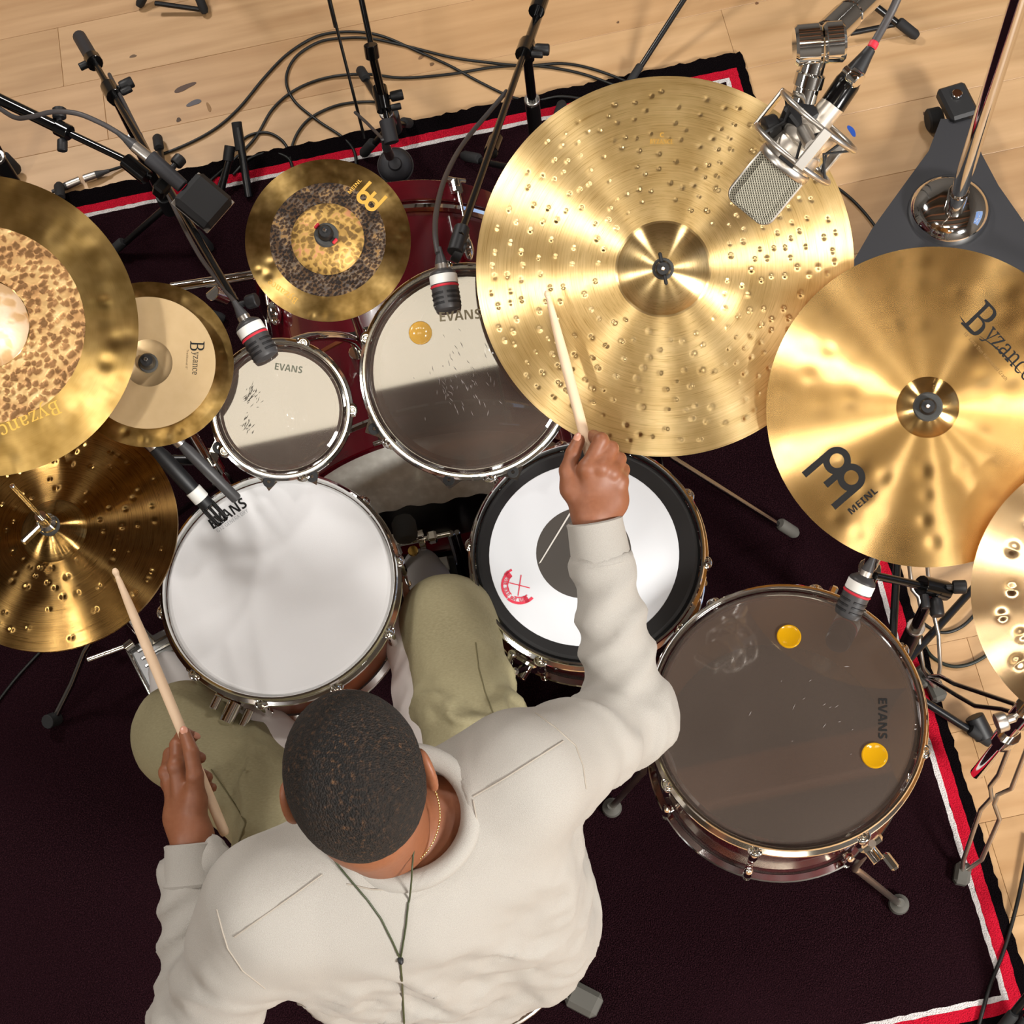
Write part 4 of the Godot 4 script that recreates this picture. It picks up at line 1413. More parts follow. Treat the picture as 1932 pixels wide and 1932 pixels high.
func dense(pl: Array) -> Array:   # picture polyline with a point every few pixels
	var out := []
	for i in pl.size() - 1:
		var a: Array = pl[i]
		var b: Array = pl[i + 1]
		var n := maxi(1, int(Vector2(a[0] - b[0], a[1] - b[1]).length() / 9.0))
		for k in n:
			var f := float(k) / n
			if a.size() > 2 and b.size() > 2: out.append([lerpf(a[0], b[0], f), lerpf(a[1], b[1], f), lerpf(a[2], b[2], f)])
			elif a.size() > 2:
				if k == 0: out.append(a)
			else: out.append([lerpf(a[0], b[0], f), lerpf(a[1], b[1], f)])
	out.append(pl[pl.size() - 1])
	return out

func bone_t(p: Vector3, a: Vector3, b: Vector3) -> Array:   # [t, distance]
	var ba := b - a
	var t := clampf((p - a).dot(ba) / ba.length_squared(), 0.0, 1.0)
	return [t, (p - a - ba * t).length()]

func hand(mb: MB, wrist: Vector3, fore: Vector3, fingers: Array, thumb: Array, heel: Vector3) -> void:
	var lo := wrist
	var hi := wrist
	for q in fingers + [thumb]:
		for p in q:
			lo = lo.min(p)
			hi = hi.max(p)
	var f := Field.new(lo - Vector3.ONE * 0.05, hi + Vector3.ONE * 0.05, 0.003)
	f.cap(fore, wrist, 0.031, 0.027, 0.0)
	for i in 4:
		var m: Vector3 = fingers[i][0]
		f.cap(wrist.lerp(heel, 0.15 + 0.2 * i), m, 0.0205 - 0.0015 * i, 0.0118 - 0.0007 * i, 0.010)
		f.cap(m + Vector3(0, 0.002, 0), m, 0.0128 - 0.0008 * i, 0.0128 - 0.0008 * i, 0.005)
	f.cap(wrist, heel, 0.024, 0.02, 0.02)
	f.cap(wrist.lerp(thumb[0], 0.3), thumb[0], 0.02, 0.0155, 0.015)
	for i in 4:
		var q: Array = fingers[i]
		var r: float = [0.0098, 0.0100, 0.0094, 0.0083][i]
		f.cap(q[0], q[1], r + 0.0014, r + 0.0008, 0.006)
		f.cap(q[1], q[2], r + 0.0006, r - 0.0005, 0.003)
		f.cap(q[2], q[3], r - 0.0005, r - 0.0016, 0.003)
	f.cap(thumb[0], thumb[1], 0.0150, 0.0118, 0.012)
	f.cap(thumb[1], thumb[2], 0.0115, 0.0105, 0.004)
	f.cap(thumb[2], thumb[3], 0.0108, 0.0088, 0.003)
	f.mesh(mb)

func nail(parent: Node3D, tip: Vector3, prev: Vector3, face: Vector3, r: float) -> void:
	var d := (tip - prev).normalized()
	var nn := (face - d * face.dot(d)).normalized()
	var b := MB.new()
	b.sphere(tip + d * 0.002 + nn * r * 0.80, Vector3(r * 0.62, r * 0.22, r * 0.8), 12, Basis(d.cross(nn) * -1.0, nn, d))
	part(parent, "nail", b, M.nail)

func person() -> void:
	M.skin = mat([146, 93, 64], 0.5)
	M.skin.albedo_texture = noise_tex(71, 0.05, FastNoiseLite.TYPE_SIMPLEX_SMOOTH, 4, Vector2i(256, 256), [[0.0, Color8(228, 216, 208)], [1.0, Color8(255, 255, 255)]])
	triplanar(M.skin, 9.0)
	M.skin.subsurf_scatter_enabled = true
	M.skin.subsurf_scatter_strength = 0.08
	M.nail = mat([205, 146, 122], 0.3)
	var hairm := mat([255, 255, 255], 0.85)
	hairm.albedo_texture = noise_tex(72, 0.06, FastNoiseLite.TYPE_SIMPLEX_SMOOTH, 4, Vector2i(256, 256), [[0.0, Color8(7, 5, 4)], [0.5, Color8(20, 14, 10)], [0.66, Color8(46, 31, 20)], [1.0, Color8(150, 106, 66)]])
	relief(hairm, noise_tex(73, 0.16, FastNoiseLite.TYPE_SIMPLEX_SMOOTH, 3, Vector2i(256, 256), grey_ramp(0, 1)), 1.1)
	triplanar(hairm, 8.0)
	var knit := mat([250, 249, 248], 0.92)
	knit.albedo_texture = noise_tex(74, 0.25, FastNoiseLite.TYPE_SIMPLEX_SMOOTH, 3, Vector2i(512, 512), [[0.0, Color8(152, 147, 140)], [0.5, Color8(171, 167, 160)], [1.0, Color8(190, 187, 181)]])
	relief(knit, noise_tex(75, 0.3, FastNoiseLite.TYPE_SIMPLEX_SMOOTH, 2, Vector2i(512, 512), grey_ramp(0, 1)), 0.07)
	knit.rim_enabled = true
	knit.rim = 0.3
	knit.rim_tint = 0.4
	triplanar(knit, 6.0)
	M.knit = knit
	var olive := mat([255, 255, 255], 0.85)
	olive.albedo_texture = noise_tex(76, 0.2, FastNoiseLite.TYPE_SIMPLEX_SMOOTH, 3, Vector2i(256, 256), [[0.0, Color8(142, 133, 100)], [1.0, Color8(166, 157, 124)]], 3.0)
	triplanar(olive, 7.0)
	var panel := mat([224, 216, 212], 0.85)
	var shoe := mat([196, 190, 186], 0.7)

	# joints
	var shR := Vector3(-0.055, 0.975, 0.765)
	var shL := Vector3(-0.405, 0.945, 0.852)
	var elR := Vector3(0.100, 0.79, 0.672)
	var elL := Vector3(-0.552, 0.745, 0.945)
	var wrR := W(1120, 972, 0.93)
	var wrL := W(363, 1582, 0.80)
	var hipR := Vector3(-0.125, 0.575, 0.80)
	var hipL := Vector3(-0.30, 0.575, 0.80)
	var knR := Vector3(-0.137, 0.525, 0.385)
	var knL := Vector3(-0.583, 0.515, 0.475)
	var anR := Vector3(-0.175, 0.13, 0.27)
	var anL := Vector3(-0.655, 0.13, 0.375)
	var hc := Vector3(-0.244, 1.135, 0.757)
	var fw := Vector3(-0.02, -0.5, -0.866).normalized()
	var hx := Vector3(1, 0.0, -0.02).normalized()
	hx = (hx - fw * hx.dot(fw)).normalized()
	var hu := hx.cross(fw)          # crown
	var hb := Basis(hx, hu, -fw)

	var t := thing("person", "drummer in cream sweatshirt and olive trousers playing with two sticks", "person")
	# body under the clothes
	var mb := MB.new()
	var f := Field.new(Vector3(-0.8, 0.05, 0.15), Vector3(0.25, 1.1, 1.05), 0.013)
	f.cap(Vector3(-0.215, 0.60, 0.86), Vector3(-0.215, 0.90, 0.83), 0.115, 0.115, 0.0)
	f.cap(hipL, hipR, 0.085, 0.085, 0.05)
	f.cap(shL, shR, 0.05, 0.05, 0.05)
	chain(f, [shR, elR, wrR], [0.05, 0.04, 0.028], 0.03)
	chain(f, [shL, elL, wrL], [0.05, 0.04, 0.028], 0.03)
	chain(f, [hipR, knR, anR], [0.075, 0.052, 0.035], 0.03)
	chain(f, [hipL, knL, anL], [0.075, 0.052, 0.035], 0.03)
	f.cap(Vector3(-0.215, 0.95, 0.815), hc - hu * 0.05, 0.055, 0.05, 0.03)
	f.mesh(mb)
	# head
	f = Field.new(hc - Vector3(0.13, 0.22, 0.16), hc + Vector3(0.13, 0.15, 0.16), 0.004)
	f.ell(hc, hb, Vector3(0.076, 0.104, 0.096))
	f.ell(hc + fw * 0.03 - hu * 0.065, hb, Vector3(0.058, 0.066, 0.066), 0.03)
	f.cap(hc + fw * 0.07 - hu * 0.105 - hx * 0.012, hc + fw * 0.07 - hu * 0.105 + hx * 0.012, 0.018, 0.018, 0.03)
	f.cap(hc + fw * 0.086 + hu * 0.022 - hx * 0.03, hc + fw * 0.086 + hu * 0.022 + hx * 0.03, 0.010, 0.010, 0.02)
	f.cap(hc + fw * 0.094 + hu * 0.012, hc + fw * 0.113 - hu * 0.034, 0.007, 0.013, 0.012)
	f.cap(hc + fw * 0.100 - hu * 0.036 - hx * 0.013, hc + fw * 0.100 - hu * 0.036 + hx * 0.013, 0.008, 0.008, 0.008)
	f.cap(hc + fw * 0.092 - hu * 0.064 - hx * 0.018, hc + fw * 0.092 - hu * 0.064 + hx * 0.018, 0.0075, 0.0075, 0.008)
	f.cap(hc + fw * 0.089 - hu * 0.077 - hx * 0.014, hc + fw * 0.089 - hu * 0.077 + hx * 0.014, 0.0085, 0.0085, 0.008)
	for s in [-1.0, 1.0]:
		f.ell(hc + fw * 0.093 + hu * 0.002 + hx * s * 0.032, hb, Vector3(0.016, 0.010, 0.012), 0.01, true)
		f.ell(hc + fw * 0.080 + hu * 0.002 + hx * s * 0.032, hb, Vector3(0.013, 0.011, 0.012), 0.004)
		var eb := hb * Basis(Vector3.UP, s * 0.35)
		f.ell(hc + hx * s * 0.083 - hu * 0.014 - fw * 0.008, eb, Vector3(0.008, 0.034, 0.020), 0.008)
		f.ell(hc + hx * s * 0.092 - hu * 0.012 - fw * 0.004, eb, Vector3(0.006, 0.020, 0.011), 0.004, true)
	f.cap(Vector3(-0.226, 0.95, 0.808), hc - hu * 0.06 - fw * 0.025, 0.060, 0.056, 0.03)
	f.mesh(mb)
	# hands
	var fR := [WP([[1108, 884, 0.972], [1134, 830, 0.985], [1119, 824, 0.957], [1107, 842, 0.944]]), WP([[1134, 882, 0.972], [1153, 846, 0.972], [1134, 845, 0.944], [1116, 864, 0.936]]), WP([[1155, 892, 0.962], [1168, 866, 0.955], [1149, 866, 0.930], [1130, 882, 0.927]]), WP([[1170, 908, 0.950], [1176, 886, 0.938], [1158, 888, 0.920], [1140, 900, 0.920]])]
	var tR := WP([[1080, 922, 0.945], [1071, 888, 0.957], [1081, 856, 0.968], [1092, 831, 0.972]])
	hand(mb, wrR, elR.lerp(wrR, 0.6), fR, tR, W(1158, 945, 0.93))
	var fL := [WP([[334, 1446, 0.826], [334, 1406, 0.818], [346, 1384, 0.802], [364, 1390, 0.792]]), WP([[317, 1458, 0.802], [322, 1424, 0.780], [350, 1418, 0.764], [378, 1430, 0.772]]), WP([[320, 1478, 0.785], [332, 1452, 0.755], [364, 1452, 0.748], [392, 1466, 0.762]]), WP([[330, 1500, 0.772], [344, 1480, 0.745], [374, 1482, 0.742], [401, 1486, 0.760]])]
	var tL := WP([[368, 1512, 0.822], [368, 1464, 0.846], [361, 1420, 0.854], [349, 1385, 0.850]])
	hand(mb, wrL, elL.lerp(wrL, 0.55), fL, tL, W(338, 1545, 0.79))
	var body := part(t, "body", mb, M.skin)
	nail(body, tR[3], tR[2], Vector3(-0.4, 0.9, 0), 0.0092)
	nail(body, tL[3], tL[2], Vector3(0.2, 1, 0), 0.0092)
	nail(body, fL[0][3], fL[0][2], Vector3(0.5, 0.6, 0), 0.0085)
	print("body ", Time.get_ticks_msec())
	# hair
	f = Field.new(hc - Vector3(0.13, 0.16, 0.15), hc + Vector3(0.13, 0.16, 0.15), 0.004)
	f.ell(hc + hu * 0.006 - fw * 0.010, hb, Vector3(0.083, 0.1055, 0.0985))
	clip(f, (fw * 0.82 - hu * 0.57).normalized(), hc + fw * 0.046 + hu * 0.026)
	clip(f, (-hu * 0.97 - fw * 0.1).normalized(), hc - hu * 0.072)
	var hn := FastNoiseLite.new()
	hn.seed = 3
	hn.frequency = 190.0
	f.displace(func(p: Vector3) -> float: return hn.get_noise_3dv(p) * 0.0012)
	# sideburn gap for the ears
	for s in [-1.0, 1.0]: f.ell(hc + hx * s * 0.088 - hu * 0.03 + fw * 0.018, hb, Vector3(0.03, 0.055, 0.045), 0.006, true)
	mb = MB.new()
	f.mesh(mb)
	part(t, "hair", mb, hairm)

	# trousers
	var cn := FastNoiseLite.new()
	cn.seed = 8
	cn.frequency = 5.0
	f = Field.new(Vector3(-0.78, 0.08, 0.18), Vector3(0.02, 0.76, 1.05), 0.008)
	f.cap(hipL + Vector3(0, 0.03, 0.05), hipR + Vector3(0, 0.03, 0.05), 0.095, 0.095, 0.0)
	f.cap(hipR, knR, 0.098, 0.074, 0.05)
	f.cap(knR, anR, 0.074, 0.066, 0.03)
	f.cap(hipL, knL, 0.100, 0.080, 0.05)
	f.cap(knL, anL, 0.080, 0.068, 0.03)
	f.displace(func(p: Vector3) -> float:
		var r1 := bone_t(p, hipR, knR)
		var r2 := bone_t(p, hipL, knL)
		var right: bool = r1[1] < r2[1]
		var tt: float = r1[0] if right else r2[0]
		var side := (p.x - (hipR if right else hipL).lerp(knR if right else knL, tt).x) * (1.0 if right else -1.0)
		var w := sin(TAU * (tt * 3.6 + side * 5.0 + cn.get_noise_3dv(p) * 0.9))
		var amp := 0.010 * smoothstep(0.95, 0.6, tt)
		if p.y < 0.42: amp = 0.006
		return -amp * (pow(w * 0.5 + 0.5, 3.0) * 1.7 - 0.5) + cn.get_noise_3dv(p * 2.3) * 0.003)
	mb = MB.new()
	f.mesh(mb)
	var tr := part(t, "trousers", mb, olive)
	# seams down the thighs, drawn where the eye sees them
	for pl in [[[897, 1212], [903, 1260], [915, 1305], [930, 1345], [928, 1372]], [[398, 1452], [425, 1490], [448, 1525], [463, 1553], [450, 1590]]]:
		var pts := []
		for q in dense(pl):
			var hp := f.hit(CAM_AT, ray(q[0], q[1]))
			if hp.y > -1: pts.append(hp)
		if pts.size() > 2:
			var sb := MB.new()
			sb.tube(curve(pts, 2), 0.0012, 6)
			part(tr, "seam", sb, mat([110, 102, 72], 0.9))
	# pale inner panels
	f = Field.new(Vector3(-0.78, 0.08, 0.18), Vector3(0.02, 0.7, 1.0), 0.009)
	f.cap(hipR + Vector3(-0.055, -0.05, 0), knR + Vector3(-0.042, -0.035, 0.01), 0.085, 0.064, 0.0)
	f.cap(knR + Vector3(-0.042, -0.035, 0.01), anR + Vector3(-0.012, 0.03, 0), 0.064, 0.063, 0.02)
	f.displace(func(p: Vector3) -> float: return cn.get_noise_3dv(p * 2.6) * 0.008)
	mb = MB.new()
	f.mesh(mb)
	f = Field.new(Vector3(-0.78, 0.08, 0.18), Vector3(0.02, 0.7, 1.0), 0.009)
	f.cap(hipL + Vector3(0.03, -0.05, -0.04), knL + Vector3(0.040, -0.035, -0.03), 0.085, 0.068, 0.0)
	f.cap(knL + Vector3(0.040, -0.035, -0.03), anL + Vector3(0.012, 0.03, -0.01), 0.068, 0.066, 0.02)
	f.displace(func(p: Vector3) -> float: return cn.get_noise_3dv(p * 2.6) * 0.008)
	f.mesh(mb)
	part(tr, "inner_panel", mb, panel)
	# shoes
	for s in 2:
		var an := anR if s == 0 else anL
		var toe := Vector3(-0.193, 0.082, 0.105) if s == 0 else Vector3(-0.705, 0.085, 0.205)
		var heel := an + (an - toe).normalized() * 0.045
		heel.y = 0.05
		f = Field.new(toe.min(heel) - Vector3.ONE * 0.08, toe.max(an) + Vector3.ONE * 0.1, 0.005)
		f.cap(heel + Vector3(0, 0.01, 0), toe.lerp(heel, 0.2), 0.036, 0.043, 0.0)
		f.cap(toe.lerp(heel, 0.25), toe, 0.045, 0.036, 0.03)
		f.cap(heel + Vector3(0, 0.03, 0), an + Vector3(0, 0.02, 0), 0.038, 0.045, 0.03)
		mb = MB.new()
		f.mesh(mb)
		var sh := part(t, "shoe", mb, shoe)
		mb = MB.new()
		var up := Vector3(0, 0.036, 0)
		for k in 4:
			var c := toe.lerp(heel, 0.28 + 0.1 * k) + up + Vector3(0, 0.007 + 0.006 * k, 0)
			var sd := (toe - heel).normalized().cross(Vector3.UP)
			mb.tube([c - sd * 0.024 - Vector3(0, 0.008, 0), c, c + sd * 0.024 - Vector3(0, 0.008, 0)], 0.0025, 6)
		part(sh, "laces", mb, M.white)
	print("trousers ", Time.get_ticks_msec())

	# sweatshirt
	f = Field.new(Vector3(-0.69, 0.50, 0.36), Vector3(0.26, 1.12, 1.08), 0.0075)
	for c in [[-0.325, 0.865, -0.325, 0.848, 0.118], [-0.225, 0.885, -0.222, 0.845, 0.122], [-0.128, 0.875, -0.125, 0.805, 0.118]]:
		f.cap(Vector3(c[0], 0.60, c[1]), Vector3(c[2], 0.89, c[3]), c[4], c[4] - 0.006, 0.05)
	f.cap(shL + Vector3(0.02, -0.005, 0), shR + Vector3(-0.02, -0.005, 0), 0.078, 0.078, 0.05)
	f.cap(Vector3(-0.215, 0.975, 0.825), shR, 0.050, 0.062, 0.03)
	f.cap(Vector3(-0.215, 0.975, 0.825), shL, 0.050, 0.062, 0.03)
	var cuR := elR.lerp(wrR, 0.80)
	var cuL := elL.lerp(wrL, 0.78)
	f.cap(shR, elR, 0.078, 0.060, 0.04)
	f.cap(elR, cuR, 0.060, 0.042, 0.02)
	f.cap(shL, elL, 0.080, 0.064, 0.04)
	f.cap(elL, cuL, 0.063, 0.047, 0.02)
	# waistband
	f.cap(Vector3(-0.30, 0.575, 0.86), Vector3(-0.14, 0.575, 0.865), 0.112, 0.112, 0.02)
	var big := FastNoiseLite.new()
	big.seed = 21
	big.frequency = 3.2
	var rid := func(p: Vector3, a: Vector3, b: Vector3, ph: float, lam: float, up: Vector3) -> float:
		var q := bone_t(p, a, b)
		var L := (b - a).length()
		var ax := (b - a).normalized()
		var d := (p - a.lerp(b, q[0])).normalized()
		var s := d.dot(up.cross(ax).normalized())
		var w := sin(TAU * (q[0] * L / lam + 0.38 * s + 0.55 * big.get_noise_3dv(p * 1.6) + ph))
		return pow(maxf(w * 0.5 + 0.5, 0.0), 1.6)
	f.displace(func(p: Vector3) -> float:
		var out := 0.0
		var left := 1.0
		# [bone a, bone b, reach, fold depth, start, end, phase, spacing]
		for q in [[elR, cuR, 0.095, 0.0085, 0.0, 0.96, 0.2, 0.062], [elL, cuL, 0.095, 0.0095, 0.0, 0.96, 0.0, 0.056], [shR, elR, 0.11, 0.010, 0.35, 1.0, 0.4, 0.078], [shL, elL, 0.11, 0.010, 0.30, 1.0, 0.1, 0.072]]:
			var h := bone_t(p, q[0], q[1])
			var w: float = smoothstep(q[2], q[2] - 0.03, h[1]) * smoothstep(q[4], q[4] + 0.25, h[0]) * smoothstep(q[5] + 0.04, q[5] - 0.1, h[0])
			if w > 0.0:
				out += left * w * q[3] * (0.5 - rid.call(p, q[0], q[1], q[6], q[7], Vector3.UP))
				left *= 1.0 - w
		# slack folds sweeping over the back
		var g := big.get_noise_3d(p.x * 1.25 + p.y * 0.9, p.y * 0.6 - p.x * 0.55, p.z * 0.6)
		var m := smoothstep(0.98, 0.80, p.y)
		out += left * (-0.020 * m * (1.0 - minf(absf(g) * 3.0, 1.5)) + 0.004 * big.get_noise_3dv(p * 1.8))
		return out, 6.0)
	# neck opening
	f.cap(Vector3(-0.208, 0.975, 0.80), Vector3(-0.206, 1.12, 0.785), 0.070, 0.082, 0.008, true)
	clip(f, (wrR - elR).normalized(), cuR + (wrR - elR).normalized() * 0.004)
	sweater_field = f
	mb = MB.new()
	f.mesh(mb)
	var sw := part(t, "sweatshirt", mb, knit)
	print("sweater ", Time.get_ticks_msec())
	# ribbed cuffs
	for s in 2:
		var e := elR if s == 0 else elL
		var w := wrR if s == 0 else wrL
		var c := (cuR if s == 0 else cuL)
		var d := (w - e).normalized()
		var L := (w - c).length() - 0.002
		mb = MB.new()
		mb.along(c - d * 0.012, w, [[0.043, 0.0], [0.0445, 0.004], [0.0415, 0.012], [0.0405, L * 0.55], [0.0388, L], [0.0395, L + 0.006], [0.036, L + 0.008], [0.033, L + 0.004], [0.035, L * 0.6]], 40)
		part(sw, "cuff", mb, knit)
	# collar: rolled band round the neck opening
	mb = MB.new()
	var ring := []
	var cc := Vector3(-0.2065, 1.027, 0.795)
	for i in 49:
		var a := TAU * i / 48
		var p := cc + Vector3(cos(a) * 0.083, 0, sin(a) * 0.078)
		p.y += 0.004 * cos(a) - 0.006 * sin(a)
		ring.append(p)
	mb.tube(ring, 0.0135, 12, false)
	part(sw, "collar", mb, knit)
	# seams laid on the cloth
	for pl in [[[893, 1503], [950, 1470], [1010, 1432], [1063, 1398]], [[1010, 1345], [1048, 1373], [1086, 1407], [1100, 1445], [1106, 1488]], [[608, 1650], [560, 1685], [500, 1727], [442, 1768]], [[409, 1716], [420, 1758], [430, 1790], [458, 1832], [500, 1865]], [[655, 1668], [700, 1678], [760, 1680], [830, 1660], [880, 1610], [900, 1550], [893, 1510]]]:
		var pts := []
		for q in dense(pl):
			var hp := f.hit(CAM_AT, ray(q[0], q[1]))
			if hp.y > -1: pts.append(hp + Vector3(0, 0.0003, 0))
		if pts.size() > 2:
			var sb := MB.new()
			sb.tube(curve(pts, 2), 0.0011, 6)
			part(sw, "seam", sb, mat([166, 157, 145], 0.9))

	# necklace
	var nk := thing("necklace", "thin gold chain round the drummer's neck inside the sweatshirt collar", "necklace")
	mb = MB.new()
	var ctr := Vector3(-0.226, 1.038, 0.792)
	for i in 120:
		var a := TAU * i / 120
		var p := ctr + Vector3(cos(a) * 0.0655, 0.0, sin(a) * 0.0655)
		p.y += 0.014 * cos(a) - 0.022 * sin(a) * 0.6
		mb.sphere(p, Vector3(0.0014, 0.0014, 0.0020), 6, Basis(Vector3.UP, -a))
	var nc := part(nk, "chain", mb, mat([240, 214, 140], 0.2, 1.0))
	nc.set_meta("kind", "stuff")
	# in-ear cable
	var ic := thing("earphone_cable", "thin dark green earphone cable joining in a Y on the drummer's back", "cable")
	var lay := func(pl: Array, lift: float) -> Array:
		var pts := []
		for q in dense(pl):
			var hp: Vector3 = sweater_field.hit(CAM_AT, ray(q[0], q[1]))
			if q.size() > 2: hp = W(q[0], q[1], q[2])
			if hp.y > -1: pts.append(hp + Vector3(0, lift, 0))
		return curve(pts, 2)
	var cm := mat([58, 66, 40], 0.5)
	mb = MB.new()
	mb.tube(lay.call([[585, 1560, 1.075], [612, 1597, 1.05], [640, 1635], [665, 1665], [695, 1700], [720, 1735], [740, 1775], [754, 1806]], 0.0026), 0.0012, 6)
	part(ic, "strand", mb, cm)
	mb = MB.new()
	mb.tube(lay.call([[796, 1525, 1.11], [786, 1570, 1.085], [780, 1615, 1.066], [778, 1640, 1.064], [777, 1660, 1.052], [775, 1682, 1.034], [773, 1698], [771, 1705], [766, 1750], [757, 1806]], 0.0026), 0.0012, 6)
	part(ic, "strand", mb, cm)
	mb = MB.new()
	mb.tube(lay.call([[756, 1816], [759, 1850], [761, 1890], [763, 1931]], 0.0028), 0.0014, 6)
	part(ic, "lead", mb, cm)
	var jp: Vector3 = lay.call([[756, 1811], [756, 1813]], 0.002)[0]
	mb = MB.new()
	mb.sphere(jp, Vector3(0.004, 0.004, 0.007), 10)
	part(ic, "splitter", mb, M.black_plastic)

	# sticks
	drumstick("pale hickory drumstick on the ride cymbal", W(1031, 548, 1.012), W(1108, 842, 0.956))
	drumstick("pale hickory drumstick on the hi-hat", W(215, 1072, 0.945), W(347, 1388, 0.828))

func drumstick(label: String, tip: Vector3, grip: Vector3) -> void:
	var L := 0.406
	var d := (grip - tip).normalized()
	var t := thing("drumstick", label, "drumstick", MB.line_xf(tip, tip + d), "drumsticks in the drummer's hands")
	var b := MB.new()
	b.lathe([[0.0, 0.0], [0.0025, 0.0006], [0.0045, 0.004], [0.0046, 0.007], [0.0034, 0.0115]], 16)
	part(t, "tip", b, M.stick)
	b = MB.new()
	b.lathe([[0.0034, 0.0115], [0.0042, 0.02], [0.0058, 0.05], [0.0071, 0.095], [0.0074, 0.13], [0.0074, L - 0.008], [0.0068, L - 0.003], [0.005, L], [0.0, L]], 18)
	part(t, "shaft", b, M.stick)

# ================================================================= stands, microphones, cables, throne, pedals
func rod(t: Node, called: String, a: Vector3, b: Vector3, r: float, m: Material, r1 := -1.0, seg := 14) -> MeshInstance3D:
	var mb := MB.new()
	mb.cyl(a, b, r, r1, seg, 0.0012)
	return part(t, called, mb, m)

func knob(t: Node, at: Vector3, dir: Vector3, r := 0.008, L := 0.022, m: Material = null) -> void:
	var mb := MB.new()
	var d := dir.normalized()
	mb.along(at, at + d, [[0.0, 0.0], [r * 0.45, 0.0], [r * 0.45, L * 0.4], [r * 0.9, L * 0.42], [r, L * 0.5], [r, L * 0.95], [r * 0.85, L], [0.0, L]], 10)
	part(t, "knob", mb, m if m else M.black_plastic)

func tripod(t: Node, hub: Vector3, feet: Array, r: float, m: Material, foot_r: float, tip_m: Material = null) -> void:
	for q in feet:
		var p: Vector3 = q
		var mb := MB.new()
		mb.tube([hub, p + Vector3(0, r * 0.6, 0)], r, 10)
		var lg := part(t, "leg", mb, m)
		var d := (p - hub)
		d.y = 0
		d = d.normalized()
		mb = MB.new()
		var dd := (p - hub).normalized()
		mb.along(p + Vector3(0, foot_r, 0) - dd * 0.045, p + Vector3(0, foot_r, 0), [[0.0, 0.0], [foot_r * 0.8, 0.0], [foot_r, 0.004], [foot_r, 0.048], [foot_r * 0.7, 0.056], [0.0, 0.058]], 14)
		part(lg, "rubber_foot", mb, tip_m if tip_m else M.rubber)

func mic_stand(label: String, base: Vector3, top: Vector3, tip: Vector3, back: float, feet: Array, grip := true) -> Node3D:
	var t := thing("microphone_stand", label, "microphone stand", Transform3D(Basis.IDENTITY, Vector3.ZERO))
	var hub := Vector3(base.x, 0.13, base.z)
	tripod(t, hub, feet, 0.0075, M.black_metal, 0.0115)
	rod(t, "leg_collar", hub - Vector3(0, 0.02, 0), hub + Vector3(0, 0.035, 0), 0.019, M.black_plastic)
	var mid := Vector3(top.x, lerpf(0.13, top.y, 0.62), top.z)
	rod(t, "pole", hub, mid, 0.0145, M.black_metal)
	rod(t, "pole_collar", mid - Vector3(0, 0.005, 0), mid + Vector3(0, 0.004, 0), 0.0155, M.satin)
	rod(t, "inner_pole", mid, top, 0.0095, M.black_gloss)
	var d := (tip - top).normalized()
	var off := d.cross(Vector3.UP).normalized() * 0.002
	rod(t, "boom", top - d * back + off, tip, 0.0062, M.black_gloss)
	var mb := MB.new()
	mb.cyl(top - d * 0.028 + off, top + d * 0.028 + off, 0.0155)
	mb.cyl(top - Vector3(0, 0.03, 0), top + Vector3(0, 0.006, 0), 0.014)
	part(t, "boom_clamp", mb, M.black_gloss)
	knob(t, top + off, -d.cross(Vector3.UP), 0.011, 0.045)
	knob(t, top + off + d * 0.024 , -d.cross(Vector3.UP), 0.007, 0.036)
	if grip:
		var e := top - d * back + off
		rod(t, "counterweight", e - d * 0.005, e + d * 0.115, 0.0135, M.dark_grey)
		rod(t, "boom_collar", e + d * 0.12, e + d * 0.15, 0.0165, M.black_gloss)
		knob(t, e + d * 0.135, d.cross(Vector3.UP), 0.008, 0.03)
	return t

func cable(label: String, pts: Array, r := 0.0034, m: Material = null, n := 8) -> Node3D:
	var t := thing("microphone_cable", label, "cable")
	var mb := MB.new()
	mb.tube(curve(pts, n), r, 8)
	part(t, "jacket", mb, m if m else M.cable)
	return t

func xlr(t: Node, a: Vector3, b: Vector3, silver := true) -> void:   # cable boot at a, shell towards b
	var L := (b - a).length()
	var mb := MB.new()
	mb.along(a, b, [[0.0, 0.0], [0.0042, 0.0], [0.0055, L * 0.2], [0.0085, L * 0.42], [0.0095, L * 0.52], [0.0, L * 0.52]], 14)
	part(t, "cable_boot", mb, M.grey_plastic if silver else M.black_plastic)
	mb = MB.new()
	mb.along(a, b, [[0.0, L * 0.52], [0.0095, L * 0.52], [0.0098, L * 0.55], [0.0098, L * 0.98], [0.0, L]], 16)
	part(t, "plug", mb, M.satin if silver else M.black_gloss)

